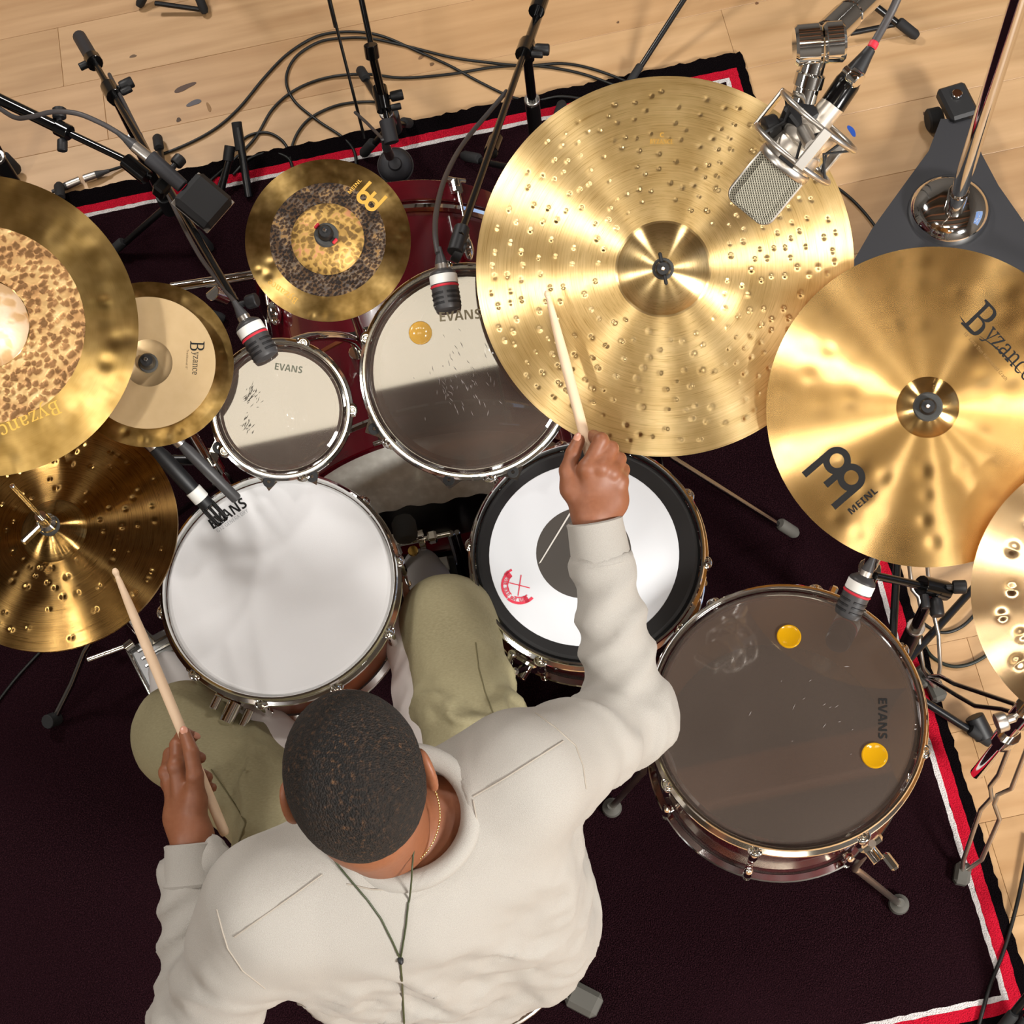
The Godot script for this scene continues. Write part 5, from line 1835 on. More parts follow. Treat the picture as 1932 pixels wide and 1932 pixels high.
func dynamic_mic(label: String, tail: Vector3, tip: Vector3, r: float) -> Node3D:   # clip-on tom microphone with a ringed head
	var t := thing("microphone", label, "microphone", Transform3D.IDENTITY, "clip-on tom microphones")
	var L := (tip - tail).length()
	var d := (tip - tail).normalized()
	xlr(t, tail - d * 0.034, tail + d * 0.016)
	var mb := MB.new()
	mb.along(tail, tip, [[0.0, 0.0], [0.012, 0.0], [r * 0.93, L * 0.08], [r, L * 0.12], [r, L * 0.5], [r * 0.99, L * 0.56], [r * 0.99, L * 0.9], [r * 0.9, L * 0.97], [r * 0.6, L], [0.0, L]], 28)
	part(t, "body", mb, M.grey_plastic)
	mb = MB.new()
	mb.along(tail, tip, [[r + 0.0002, L * 0.15], [r + 0.0006, L * 0.16], [r + 0.0006, L * 0.36], [r + 0.0002, L * 0.37]], 28)
	part(t, "tape_band", mb, M.tape)
	mb = MB.new()
	mb.along(tail, tip, [[r, L * 0.39], [r + 0.0012, L * 0.41], [r + 0.0012, L * 0.43], [r, L * 0.45]], 28)
	part(t, "red_ring", mb, M.red)
	for k in 3:
		mb = MB.new()
		var y := L * (0.56 + 0.12 * k)
		for s in 4:
			mb.lathe([[r * 0.97, y], [r + 0.0008, y + 0.001], [r + 0.0008, y + L * 0.055], [r * 0.97, y + L * 0.06]], 8, MB.line_xf(tail, tip), TAU * s / 4 + 0.15, TAU * (s + 1) / 4 - 0.15)
		part(t, "vent_ring", mb, M.black_plastic)
	return t

func pencil_mic(label: String, tail: Vector3, tip: Vector3, r: float, tape: bool, cage: bool) -> void:
	var t := thing("microphone", label, "microphone", Transform3D.IDENTITY, "pencil microphones over the snare")
	var L := (tip - tail).length()
	var d := (tip - tail).normalized()
	xlr(t, tail - d * 0.05, tail)
	var mb := MB.new()
	var hl := 0.78 if cage else 1.0
	mb.along(tail, tip, [[0.0, 0.0], [r * 0.75, 0.0], [r, L * 0.12], [r, L * hl * 0.6], [r * 0.94, L * hl * 0.62], [r * 0.94, L * hl - 0.002], [r * 0.8, L * hl], [0.0, L * hl]], 22)
	part(t, "body", mb, M.grey_plastic if not cage else M.black_plastic)
	if tape:
		mb = MB.new()
		mb.along(tail, tip, [[r, L * 0.55], [r + 0.0007, L * 0.555], [r + 0.0007, L * 0.68], [r, L * 0.685]], 22)
		part(t, "tape_band", mb, M.tape)
	if cage:
		for k in 8:
			var a := TAU * k / 8
			var xf := MB.line_xf(tail, tip)
			mb = MB.new()
			mb.tube([xf * Vector3(cos(a) * r * 0.85, L * hl - 0.002, sin(a) * r * 0.85), xf * Vector3(cos(a) * r * 0.85, L - 0.004, sin(a) * r * 0.85)], 0.0016, 6)
			part(t, "cage_bar", mb, M.black_gloss)
		mb = MB.new()
		mb.along(tail, tip, [[0.0, L - 0.005], [r * 0.9, L - 0.005], [r * 0.92, L - 0.001], [0.0, L]], 20)
		part(t, "cap", mb, M.black_gloss)

func wire_leg(t: Node, a: Array, b: Array, foot: Vector3, m: Material) -> void:   # two bent strips ending in a rubber block
	var lg := Node3D.new()
	lg.name = numbered_in(t, "braced_leg")
	t.add_child(lg)
	for q in [a, b]:
		var mb := MB.new()
		var pts := WP(q)
		pts.append(foot + Vector3(0, 0.02, 0))
		mb.tube(pts, 0.0042, 8)
		part(lg, "strip", mb, m)
	var d := foot - (WP(a)[0] as Vector3)
	d.y = 0
	var mb2 := MB.new()
	mb2.box(Vector3(0.028, 0.03, 0.04), Transform3D(Basis(Vector3.UP, atan2(d.x, d.z)), foot + Vector3(0, 0.016, 0)), 0.006)
	part(lg, "rubber_foot", mb2, M.grey_rubber)

func numbered_in(parent: Node, called: String) -> String:
	var key := str(parent.get_instance_id()) + called
	counts[key] = counts.get(key, 0) + 1
	return called if counts[key] == 1 else "%s_%03d" % [called, counts[key] - 1]

func cymbal_stand(label: String, under: Vector3, feet: Array, top_gap := 0.01) -> Node3D:
	var t := thing("cymbal_stand", label, "cymbal stand")
	var g := Vector3(under.x, 0, under.z)
	var hub := g + Vector3(0, 0.34, 0)
	rod(t, "tube", g + Vector3(0, 0.08, 0), g + Vector3(0, under.y * 0.62, 0), 0.0125, M.chrome)
	rod(t, "extension_tube", g + Vector3(0, under.y * 0.6, 0), under - Vector3(0, top_gap, 0), 0.009, M.chrome)
	var mb := MB.new()
	mb.cyl(g + Vector3(0, under.y * 0.6, 0), g + Vector3(0, under.y * 0.6 + 0.045, 0), 0.019)
	part(t, "height_joint", mb, M.chrome)
	mb = MB.new()
	mb.cyl(hub - Vector3(0, 0.03, 0), hub + Vector3(0, 0.02, 0), 0.02)
	part(t, "leg_hub", mb, M.chrome)
	if feet.size(): tripod(t, hub, feet, 0.006, M.dark_chrome, 0.012, M.grey_rubber)
	return t

func around(c: Vector3, r: float, a0: float, n := 3) -> Array:
	var out := []
	for i in n: out.append(Vector3(c.x + cos(a0 + TAU * i / n) * r, 0.012, c.z + sin(a0 + TAU * i / n) * r))
	return out

func hardware() -> void:
	floor_cables()
	mic_stands()
	condenser()
	cymbal_stands()
	throne_and_pedals()

func floor_cables() -> void:
	var g := 0.0045
	var t := cable("black cable in the widest floor loop, ending in a silver plug", WP([[206, 322, 0.012], [250, 308, g], [330, 282, g], [400, 247, g], [450, 205, g], [500, 145, g], [545, 100, g], [600, 68, g], [660, 60, g], [720, 68, g], [790, 98, g], [850, 125, g], [905, 155, g], [965, 183, g], [1010, 190, g], [1060, 182, 0.014], [1120, 190, 0.014]]))
	xlr(t, W(206, 322, 0.014), W(158, 338, 0.014))
	xlr(t, W(98, 362, 0.014), W(152, 340, 0.014))
	cable("black cable folding back over itself between the two front microphone stands", WP([[672, 318, 0.014], [668, 285, 0.012], [645, 258, g], [600, 228, g], [555, 190, g], [540, 150, g], [556, 110, g], [600, 80, g], [650, 72, g], [700, 73, g], [770, 88, g], [850, 108, g], [920, 118, 0.009], [990, 124, 0.009], [1060, 120, g], [1120, 131, g], [1190, 158, 0.010], [1240, 190, 0.012]]))
	cable("black cable curving under the wide loop towards the rug's edge stripe", WP([[392, 345, 0.016], [430, 312, 0.008], [480, 262, g], [515, 205, g], [560, 168, g], [620, 146, g], [690, 140, 0.009], [760, 147, g], [850, 140, g], [930, 127, g], [1000, 124, g], [1060, 131, g], [1110, 143, g], [1165, 163, 0.012]]))
	cable("short black cable running from the kick drum stand down to the rug edge", WP([[552, 320, 0.014], [548, 290, g], [562, 250, g], [590, 220, g], [640, 198, g], [700, 192, g], [722, 198, 0.02]]))
	cable("small black cable loop beside the folded tripod legs", WP([[412, 352, 0.014], [430, 305, 0.01], [460, 262, g], [500, 250, g], [532, 265, g], [548, 295, g], [552, 330, 0.014]]))
	cable("lowest black cable arc crossing the small loop at the rug's red stripe", WP([[440, 330, 0.014], [470, 300, 0.012], [510, 288, g], [545, 300, 0.01], [556, 335, 0.014]]))
	cable("black cable leaving the ride cymbal towards the wheeled stand", WP([[1500, 330, g], [1560, 345, g], [1600, 370, g], [1640, 412, g], [1680, 470, g]]))
	cable("black cable in the upper floor loop beside the dented cymbal", WP([[1690, 1120, g], [1735, 1170, g], [1775, 1193, g], [1815, 1182, g], [1850, 1145, g], [1875, 1100, g]]))
	cable("greenish black cable in the lower floor loop beside the dented cymbal", WP([[1735, 1195, g], [1755, 1235, g], [1790, 1256, g], [1830, 1253, g], [1870, 1230, g], [1900, 1200, g]]), 0.0036, mat([30, 36, 28], 0.5))
	cable("thin dark cable lying on the rug beside the hi-hat legs", WP([[-20, 1345, 0.014], [30, 1280, 0.014], [85, 1220, 0.014], [120, 1180, 0.014]]), 0.003)
	cable("thin black cable on the rug behind the throne", WP([[345, 1885, 0.014], [330, 1910, 0.014], [322, 1950, 0.014]]), 0.003)
	cable("thin black cable across the rug corner beside the stand legs", WP([[1945, 1580, 0.012], [1920, 1700, 0.010], [1895, 1790, 0.012], [1868, 1860, 0.015], [1845, 1940, 0.015]]), 0.0036)

func mic_stands() -> void:
	# stand for the smallest tom's microphone
	var c := W(212, 172, 0.52)
	var tip := W(446, 572, 0.895)
	var t := mic_stand("black boom stand reaching from the floor to the smallest tom", Vector3(c.x, 0, c.z), c, tip, 0.30, [W(212, 482, 0.012), W(395, 470, 0.012), W(300, 268, 0.006)])
	dynamic_mic("grey ribbed microphone with white tape on the smallest tom's rim", W(463, 605, 0.895), W(505, 676, 0.872), 0.0205)
	knob(t, W(452, 575, 0.90), Vector3(1, 0.3, 0.1), 0.011, 0.03)
	var gc := cable("grey cable running down the boom to the smallest tom's microphone", [W(206, 140, 0.50), W(232, 190, 0.545), W(262, 250, 0.60), W(285, 295, 0.63), W(330, 395, 0.70), W(375, 480, 0.79), W(415, 535, 0.86), W(444, 572, 0.905)], 0.0036, M.grey_cable)
	# stand and square-headed microphone reaching in from the side
	c = W(-110, 135, 0.80)
	tip = W(258, 312, 0.80)
	t = mic_stand("black boom stand with a square-headed microphone over the rug stripe", Vector3(c.x, 0, c.z), c, tip, 0.2, around(c, 0.3, 0.4), false)
	rod(t, "boom_sleeve", W(-80, 149, 0.80), W(108, 240, 0.80), 0.0098, M.black_gloss)
	rod(t, "boom_collar", W(108, 240, 0.80), W(132, 252, 0.80), 0.0135, M.black_gloss)
	knob(t, W(118, 248, 0.795), Vector3(-0.2, -0.3, 1.0), 0.009, 0.034)
	knob(t, W(112, 236, 0.80), Vector3(0.15, 0.2, -1.0), 0.012, 0.03)
	rod(t, "swivel", W(236, 302, 0.80), W(278, 336, 0.79), 0.0135, M.black_gloss)
	var m := thing("microphone", "black microphone with a flat square head on the long side boom", "microphone")
	var a := W(282, 296, 0.845)
	var b := W(378, 376, 0.80)
	xlr(m, W(222, 250, 0.862), W(284, 300, 0.845))
	rod(m, "handle", a, W(345, 352, 0.815), 0.0135, M.dark_grey, 0.012)
	var dx := (b - a).normalized()
	var dz := dx.cross(Vector3.UP).normalized()
	var bs := Basis(dx, dz.cross(dx), dz)
	var mb := MB.new()
	mb.box(Vector3(0.074, 0.028, 0.070), Transform3D(bs, b + dx * 0.006), 0.012)
	part(m, "head", mb, M.black_plastic)
	mb = MB.new()
	mb.box(Vector3(0.075, 0.003, 0.071), Transform3D(bs, b + dx * 0.006 - bs.y * 0.006), 0.0014)
	part(m, "silver_trim", mb, M.satin)
	mb = MB.new()
	mb.box(Vector3(0.022, 0.04, 0.026), Transform3D(bs, W(305, 355, 0.79)), 0.004)
	part(m, "clip", mb, M.black_metal)
	knob(m, W(322, 320, 0.82), dz * -1.0, 0.011, 0.028)
	cable("grey cable looping over the side boom to the square-headed microphone", [W(-40, 175, 0.80), W(0, 205, 0.80), W(30, 222, 0.82), W(60, 220, 0.85), W(100, 211, 0.87), W(145, 214, 0.88), W(190, 232, 0.875), W(222, 250, 0.862)], 0.0042, M.grey_cable)
	# kick microphone on a low stand
	c = W(722, 186, 0.26)
	tip = W(738, 262, 0.24)
	t = mic_stand("black low boom stand in front of the bass drum with its boom raised", W(757, 300, 0.0), c, tip, 0.62, [W(683, 140, 0.006), W(772, 238, 0.006), W(690, 292, 0.014)], false)
	rod(t, "boom_sleeve", c, W(700, 92, 0.36), 0.0088, M.black_gloss)
	rod(t, "boom_collar", W(703, 110, 0.345), W(699, 84, 0.37), 0.0145, M.black_gloss)
	rod(t, "tilt_joint", W(729, 226, 0.27), W(739, 270, 0.25), 0.0155, M.dark_grey)
	m = thing("kick_microphone", "round dark grey kick drum microphone lying before the bass drum hoop", "microphone")
	var kx := disc_xf(746, 312, 0.14, 0.75)
	mb = MB.new()
	mb.lathe([[0.0, 0.026], [0.012, 0.026], [0.015, 0.02], [0.026, 0.016], [0.034, 0.008], [0.036, -0.004], [0.036, -0.03], [0.03, -0.045], [0.0, -0.05]], 36, kx)
	part(m, "body", mb, M.dark_grey)
	mb = MB.new()
	mb.lathe([[0.036, 0.0], [0.0385, -0.003], [0.0385, -0.008], [0.036, -0.011]], 36, kx)
	part(m, "ring", mb, M.grey_plastic)
	xlr(m, W(722, 262, 0.26), W(736, 296, 0.185))
	cable("short grey cable bending from the low stand into the kick drum microphone", [W(670, 212, 0.17), W(690, 230, 0.19), W(708, 248, 0.215), W(722, 262, 0.26)], 0.0036, M.grey_cable)
	t = thing("stand_pole", "thin black straight rod crossing the cable loops in front of the bass drum", "stand rod")
	rod(t, "pole", W(612, -40, 0.30), W(688, 262, 0.02), 0.0034, M.black_metal)
	rod(t, "sleeve", W(612, -40, 0.30), W(634, 52, 0.215), 0.0048, M.black_metal)
	t = thing("folded_stand", "pair of rubber-capped black tripod legs standing at the rug edge by the loops", "stand")
	rod(t, "leg", W(449, 240, 0.10), W(470, 372, 0.016), 0.0088, M.black_metal)
	rod(t, "rubber_foot", W(446, 230, 0.104), W(454, 284, 0.07), 0.0115, M.rubber)
	rod(t, "brace", W(437, 285, 0.075), W(414, 372, 0.016), 0.0075, M.black_metal)
	rod(t, "sleeve", W(434, 275, 0.08), W(430, 304, 0.062), 0.012, M.black_plastic)
	# stand for the rack tom's microphone
	c = W(993, 92, 0.54)
	tip = W(868, 446, 0.91)
	t = mic_stand("black boom stand behind the ride cymbal reaching the rack tom", Vector3(c.x, 0, c.z), c, tip, 0.40, [W(1060, 205, 0.014), W(880, 300, 0.014), W(1130, 330, 0.014)], false)
	rod(t, "boom_sleeve", c, c + (c - tip).normalized() * 0.4, 0.0095, M.black_gloss)
	rod(t, "boom_collar", W(1012, 22, 0.48), W(1022, -6, 0.455), 0.016, M.black_gloss)
	rod(t, "thin_boom_joint", W(936, 262, 0.69), W(926, 288, 0.715), 0.0125, M.black_gloss)
	dynamic_mic("grey ribbed microphone with white tape on the rack tom's rim", W(834, 508, 0.90), W(846, 586, 0.878), 0.0205)
	mb = MB.new()
	mb.cyl(W(872, 430, 0.90), W(858, 476, 0.905), 0.0125)
	mb.cyl(W(858, 470, 0.895), W(874, 478, 0.89), 0.018)
	part(t, "mic_clip", mb, M.black_plastic)
	cable("grey cable hanging from the boom to the rack tom's microphone", [W(956, 172, 0.60), W(920, 215, 0.62), W(890, 250, 0.65), W(862, 290, 0.70), W(838, 340, 0.78), W(824, 395, 0.85), W(821, 440, 0.90), W(826, 478, 0.912)], 0.0044, M.grey_cable)
	# floor tom microphone and its black stand
	c = W(1762, 1112, 0.62)
	tip = W(1650, 1086, 0.70)
	t = mic_stand("black boom stand beside the crash reaching the floor tom's rim", Vector3(c.x, 0, c.z), c, tip, 0.03, [W(1862, 1400, 0.008), W(1700, 930, 0.012), W(1900, 1040, 0.008)], false)
	rod(t, "leg_sleeve", W(1858, 1392, 0.022), W(1838, 1352, 0.04), 0.018, M.black_plastic)
	knob(t, W(1780, 1108, 0.62), Vector3(1, 0, 0.2), 0.011, 0.034)
	dynamic_mic("grey ribbed microphone with white tape and red ring on the floor tom", W(1632, 1086, 0.70), W(1596, 1164, 0.665), 0.0205)
	# snare pencils
	pencil_mic("black pencil microphone with white tape and open cage over the snare", W(292, 846, 0.79), W(421, 986, 0.70), 0.0125, true, true)
	pencil_mic("slim black pencil microphone beside the caged one over the snare", W(342, 838, 0.80), W(447, 942, 0.72), 0.0095, false, false)
	t = thing("microphone_clamp", "black clamp bar holding the two snare microphones under the stacked splashes", "clamp")
	rod(t, "bar", W(285, 868, 0.745), W(380, 868, 0.755), 0.008, M.black_metal)
	rod(t, "post", W(330, 868, 0.02), W(330, 868, 0.75), 0.009, M.black_metal)
	# far stands whose feet reach into view
	t = thing("microphone_stand", "black tripod stand with one long leg pointing at the ride cymbal", "microphone stand")
	tripod(t, W(1380, -140, 0.14), [W(1188, 160, 0.006), W(1560, -60, 0.006), W(1300, -330, 0.006)], 0.0065, M.black_metal, 0.009)
	rod(t, "pole", W(1380, -140, 0.08), W(1380, -140, 0.08) + Vector3(0, 1.0, 0), 0.0125, M.black_metal)
	t = thing("microphone_stand", "black tripod stand on bare boards with two small feet and a brace", "microphone stand")
	tripod(t, W(330, -120, 0.12), [W(386, 22, 0.006), W(268, 10, 0.006), W(330, -300, 0.006)], 0.0075, M.black_metal, 0.0105)
	rod(t, "brace", W(292, 6, 0.03), W(378, 18, 0.012), 0.006, M.black_metal)
	rod(t, "pole", W(330, -120, 0.05), W(330, -120, 0.05) + Vector3(0, 1.0, 0), 0.0125, M.black_metal)
	t = thing("microphone_stand", "black tripod stand on the boards beyond the silver microphone", "microphone stand")
	tripod(t, W(1560, -60, 0.14), [W(1722, 70, 0.006), W(1480, -190, 0.006), W(1660, -170, 0.006)], 0.0082, M.black_metal, 0.012)
	rod(t, "brace", W(1604, 63, 0.02), W(1688, 46, 0.03), 0.0062, M.black_metal)
	rod(t, "pole", W(1560, -60, 0.08), W(1560, -60, 0.08) + Vector3(0, 0.5, 0), 0.0125, M.black_metal)
	t = thing("floor_stand", "pair of black legs crossing the rug's striped corner", "stand")
	tripod(t, W(2010, 1790, 0.16), [W(1885, 1945, 0.012), W(1915, 1960, 0.012), W(2060, 1700, 0.01)], 0.0075, M.black_metal, 0.0105)
	t = thing("floor_stand", "black stand with chrome-edged leg beside the wide bronze cymbal", "stand")
	tripod(t, W(-40, 250, 0.14), [W(32, 325, 0.01), W(-20, 420, 0.01), W(-150, 260, 0.01)], 0.012, M.black_metal, 0.014)
	rod(t, "bright_edge", W(-8, 262, 0.11), W(24, 318, 0.032), 0.002, M.chrome)

func condenser() -> void:
	# wheeled studio stand
	var t := thing("studio_stand", "chrome studio boom stand on a wheeled dark grey three-armed base", "stand")
	var y := 0.085
	var pl := PackedVector2Array()
	var ctr := W(1790, 400, y)
	for q in [[1775, 224], [1833, 224], [1852, 290], [1884, 350], [1940, 430], [2020, 525], [1995, 562], [1900, 522], [1795, 500], [1705, 515], [1610, 572], [1580, 545], [1645, 432], [1708, 345], [1752, 285]]:
		var p := W(q[0], q[1], y)
		pl.append(Vector2(p.x - ctr.x, p.z - ctr.z))
	var mb := MB.new()
	mb.prism(pl, 0.035, Transform3D(Basis.IDENTITY, ctr))
	part(t, "base", mb, M.dark_grey)
	for q in [[1806, 196, 0.0], [1590, 562, 2.1], [2010, 548, 4.2]]:
		var p := W(q[0], q[1], 0.085)
		p.y = 0.0
		mb = MB.new()
		mb.box(Vector3(0.062, 0.03, 0.085), Transform3D(Basis(Vector3.UP, 0.1), p + Vector3(0, 0.085, 0)), 0.006)
		var hs := part(t, "caster_housing", mb, M.black_plastic)
		rod(hs, "bolt", p + Vector3(0, 0.1, -0.012), p + Vector3(0, 0.107, -0.012), 0.011, M.chrome)
		mb = MB.new()
		mb.cyl(p + Vector3(-0.052, 0.026, -0.012), p + Vector3(-0.02, 0.026, -0.012), 0.0255, -1, 20, 0.004)
		part(hs, "wheel", mb, M.rubber)
	mb = MB.new()
	mb.lathe([[0.082, 0.0], [0.0825, 0.008], [0.078, 0.02], [0.066, 0.033], [0.048, 0.042], [0.026, 0.046], [0.0, 0.047]], 48, Transform3D(Basis.IDENTITY, ctr))
	part(t, "dome", mb, M.chrome)
	var px := W(1798, 398, 0.12)
	var ptop := Vector3(px.x, 2.3, px.z)
	rod(t, "pole_socket", px, px + Vector3(0, 0.07, 0), 0.0205, M.chrome)
	rod(t, "pole", px, ptop, 0.0165, M.chrome)
	# boom: from the microphone's swivel back to the pole
	var J := W(1546, 82, 1.60)
	var best := 9.0
	var K := J
	for i in 80:
		var q := W(1645, -14, 1.55 + 0.01 * i)
		var d := (q - J)
		var s := ((ptop.x - J.x) * d.x + (ptop.z - J.z) * d.z) / maxf(d.x * d.x + d.z * d.z, 1e-6)
		if s <= 0: continue
		var e := Vector2(J.x + d.x * s - ptop.x, J.z + d.z * s - ptop.z).length()
		if e < best and J.y + d.y * s < 2.9 and J.y + d.y * s > 1.2:
			best = e
			K = J + d * s
	print("boom end ", K, " gap ", best)
	if best > 8.0: K = W(1760, -130, 1.75)
	ptop.y = maxf(K.y, 1.3)
	var bd := (K - J).normalized()
	rod(t, "boom", J + bd * 0.03, K + bd * 0.15, 0.0115, M.chrome)
	rod(t, "boom_sleeve", J + bd * 0.075, K, 0.0155, M.chrome)
	rod(t, "boom_socket", J + bd * 0.02, J + bd * 0.07, 0.0165, M.chrome)
	mb = MB.new()
	mb.cyl(Vector3(ptop.x, K.y - 0.04, ptop.z), Vector3(ptop.x, K.y + 0.04, ptop.z), 0.028)
	mb.cyl(Vector3(ptop.x, K.y, ptop.z), K, 0.02)
	part(t, "boom_head", mb, M.chrome)
	mb = MB.new()
	var sx := Vector3(1, 0, 0.15).normalized()
	mb.cyl(J - sx * 0.026, J + sx * 0.002, 0.0215, -1, 24, 0.003)
	mb.cyl(J + sx * 0.004, J + sx * 0.026, 0.0215, -1, 24, 0.003)
	part(t, "swivel", mb, M.chrome)
	knob(t, J + Vector3(0.02, -0.01, 0.03), Vector3(0.5, 0, 1), 0.009, 0.022, M.chrome)
	var Q := W(1516, 190, 1.555)
	var qd := (Q - J).normalized()
	mb = MB.new()
	mb.along(J, Q, [[0.0, 0.015], [0.013, 0.015], [0.013, 0.03], [0.016, 0.032], [0.016, 0.045], [0.012, 0.047], [0.012, (Q - J).length() * 0.62], [0.0135, (Q - J).length() * 0.64], [0.0135, (Q - J).length()], [0.0, (Q - J).length()]], 22)
	part(t, "drop_tube", mb, M.chrome)
	# microphone
	var A := W(1408, 398, 1.475)     # grille end
	var B := W(1572, 196, 1.555)     # connector end
	var L := (A - B).length()
	var d := (A - B).normalized()
	var m := thing("condenser_microphone", "large silver studio microphone hanging in a shock mount over the ride", "microphone")
	var to := (CAM_AT - A).normalized()
	var nz := (to - d * to.dot(d)).normalized()
	var fx := Transform3D(Basis(d.cross(nz), d, nz * -1.0), B)
	var wide := fx
	wide.basis = Basis(fx.basis.x, fx.basis.y, fx.basis.z * 0.78)
	mb = MB.new()
	mb.lathe([[0.0, 0.0], [0.0135, 0.0], [0.0135, 0.022], [0.024, 0.024], [0.0265, 0.028], [0.0265, 0.050], [0.0255, 0.052], [0.0285, 0.054], [0.0295, 0.058], [0.0295, L * 0.56], [0.0, L * 0.56]], 40, fx)
	part(m, "body", mb, mat([206, 198, 186], 0.36, 0.85))
	mb = MB.new()
	mb.lathe([[0.0302, L * 0.52], [0.0312, L * 0.53], [0.0312, L * 0.575], [0.0302, L * 0.585]], 40, fx)
	part(m, "body_ring", mb, M.satin)
	var gm := mat([176, 172, 160], 0.42, 0.8)
	relief(gm, mesh_tex(), 0.10)
	gm.uv1_scale = Vector3(30, 24, 1)
	gm.albedo_texture = mesh_tex()
	# grille: rounded slab, wider than deep, flat sides
	var poly := PackedVector2Array()
	var hw := 0.0275
	var gl := L * 0.43
	for q in [[-hw, 0.0], [hw, 0.0]]: poly.append(Vector2(q[0], q[1]))
	for i in 9: poly.append(Vector2(hw - 0.011 + 0.011 * cos(PI / 2 * i / 8.0), gl - 0.011 + 0.011 * sin(PI / 2 * i / 8.0)))
	for i in 9: poly.append(Vector2(-hw + 0.011 - 0.011 * sin(PI / 2 * i / 8.0), gl - 0.011 + 0.011 * cos(PI / 2 * i / 8.0)))
	mb = MB.new()
	# roof-shaped section: front and back faces with chamfered sides
	var gx := Transform3D(Basis(fx.basis.x, fx.basis.z * -1.0, fx.basis.y), fx * Vector3(0, L * 0.57, 0))
	mb.prism(poly, 0.030, Transform3D(gx.basis, gx.origin + gx.basis.y * 0.015))
	var small := PackedVector2Array()
	for p in poly: small.append(Vector2(p.x * 0.74, p.y * 0.9 + 0.003))
	mb.prism(small, 0.040, Transform3D(gx.basis, gx.origin + gx.basis.y * 0.020))
	for i in mb.uv.size(): mb.uv[i] = mb.uv[i] * Vector2(14.0, 18.0)
	gm.uv1_scale = Vector3(2.2, 2.2, 1)
	part(m, "grille", mb, gm)
	mb = MB.new()
	var rim := []
	for p in poly: rim.append(gx * Vector3(p.x * 1.02, 0.0, p.y * 1.01))
	rim.append(rim[0])
	mb.tube(rim, 0.0022, 8, false)
	part(m, "grille_frame", mb, M.satin)
	mb = MB.new()
	mb.box(Vector3(0.019, 0.009, 0.003), Transform3D(fx.basis, fx * Vector3(0.0, L * 0.49, -0.0302)), 0.0008)
	part(m, "dark_badge", mb, M.black_plastic)
	var c0 := W(1643, 92, 1.585)
	var c1 := W(1569, 201, 1.554)
	var cl := (c1 - c0).length()
	mb = MB.new()
	mb.along(c0, c1, [[0.0, 0.0], [0.0055, 0.0], [0.0068, cl * 0.12], [0.0118, cl * 0.46], [0.0128, cl * 0.56], [0.0, cl * 0.57]], 20)
	part(m, "cable_boot", mb, M.black_plastic)
	mb = MB.new()
	mb.along(c0, c1, [[0.0, cl * 0.56], [0.0132, cl * 0.56], [0.0138, cl * 0.6], [0.0138, cl * 0.98], [0.0, cl]], 22)
	part(m, "plug", mb, M.black_gloss)
	var cb := cable("thick grey microphone cable with a red tape band rising from the silver microphone", [W(1643, 92, 1.585), W(1660, 62, 1.59), W(1683, 20, 1.60), W(1705, -30, 1.62)], 0.0044, M.grey_cable)
	rod(cb, "red_tape", W(1644, 91, 1.5855), W(1651, 78, 1.588), 0.0052, M.red)
	# shock mount
	var s := thing("shock_mount", "silver shock mount cradle with black elastic cords round the studio microphone", "shock mount")
	for k in 2:
		var yy := L * (0.16 + 0.30 * k)
		mb = MB.new()
		var arc := []
		for i in 41:
			var a := TAU * i / 40
			arc.append(fx * Vector3(cos(a) * 0.049, yy, sin(a) * 0.049))
		mb.tube(arc, 0.0032, 8, false)
		part(s, "cradle_ring", mb, M.satin)
	for i in 6:
		var a := TAU * (i + 0.25) / 6
		mb = MB.new()
		mb.tube([fx * Vector3(cos(a) * 0.049, L * 0.16, sin(a) * 0.049), fx * Vector3(cos(a + 0.35) * 0.031, L * 0.31, sin(a + 0.35) * 0.031), fx * Vector3(cos(a + 0.1) * 0.049, L * 0.46, sin(a + 0.1) * 0.049)], 0.0016, 6)
		part(s, "elastic_cord", mb, M.rubber)
		if i % 2 == 0:
			mb = MB.new()
			mb.box(Vector3(0.012, L * 0.34, 0.004), Transform3D(fx.basis * Basis(Vector3.UP, PI / 2 - a), fx * Vector3(cos(a) * 0.052, L * 0.31, sin(a) * 0.052)), 0.001)
			part(s, "cradle_bar", mb, M.satin)
	mb = MB.new()
	var mt := Q + qd * 0.02
	mb.box(Vector3(0.03, 0.042, 0.03), Transform3D(Basis(Vector3.UP, 0.4) * Basis(Vector3.RIGHT, 0.2), mt), 0.003)
	part(s, "mount_block", mb, M.black_plastic)
	mb = MB.new()
	mb.tube([mt, fx * Vector3(-0.012, L * 0.3, -0.05)], 0.009, 10)
	part(s, "mount_arm", mb, M.satin)
	knob(s, mt + Vector3(-0.012, 0, 0.0), Vector3(-1, 0, 0.15), 0.013, 0.026)

var _mesh_tex: ImageTexture
func mesh_tex() -> ImageTexture:   # woven wire gauze
	if _mesh_tex == null:
		var im := Image.create(128, 128, false, Image.FORMAT_RGB8)
		for y in 128:
			for x in 128:
				var v := maxf(absf(sin(PI * (x + y) / 16.0)), absf(sin(PI * (x - y) / 16.0)))
				v = 0.35 + 0.65 * pow(v, 1.5)
				im.set_pixel(x, y, Color(v, v, v * 0.97))
		_mesh_tex = ImageTexture.create_from_image(im)
	return _mesh_tex

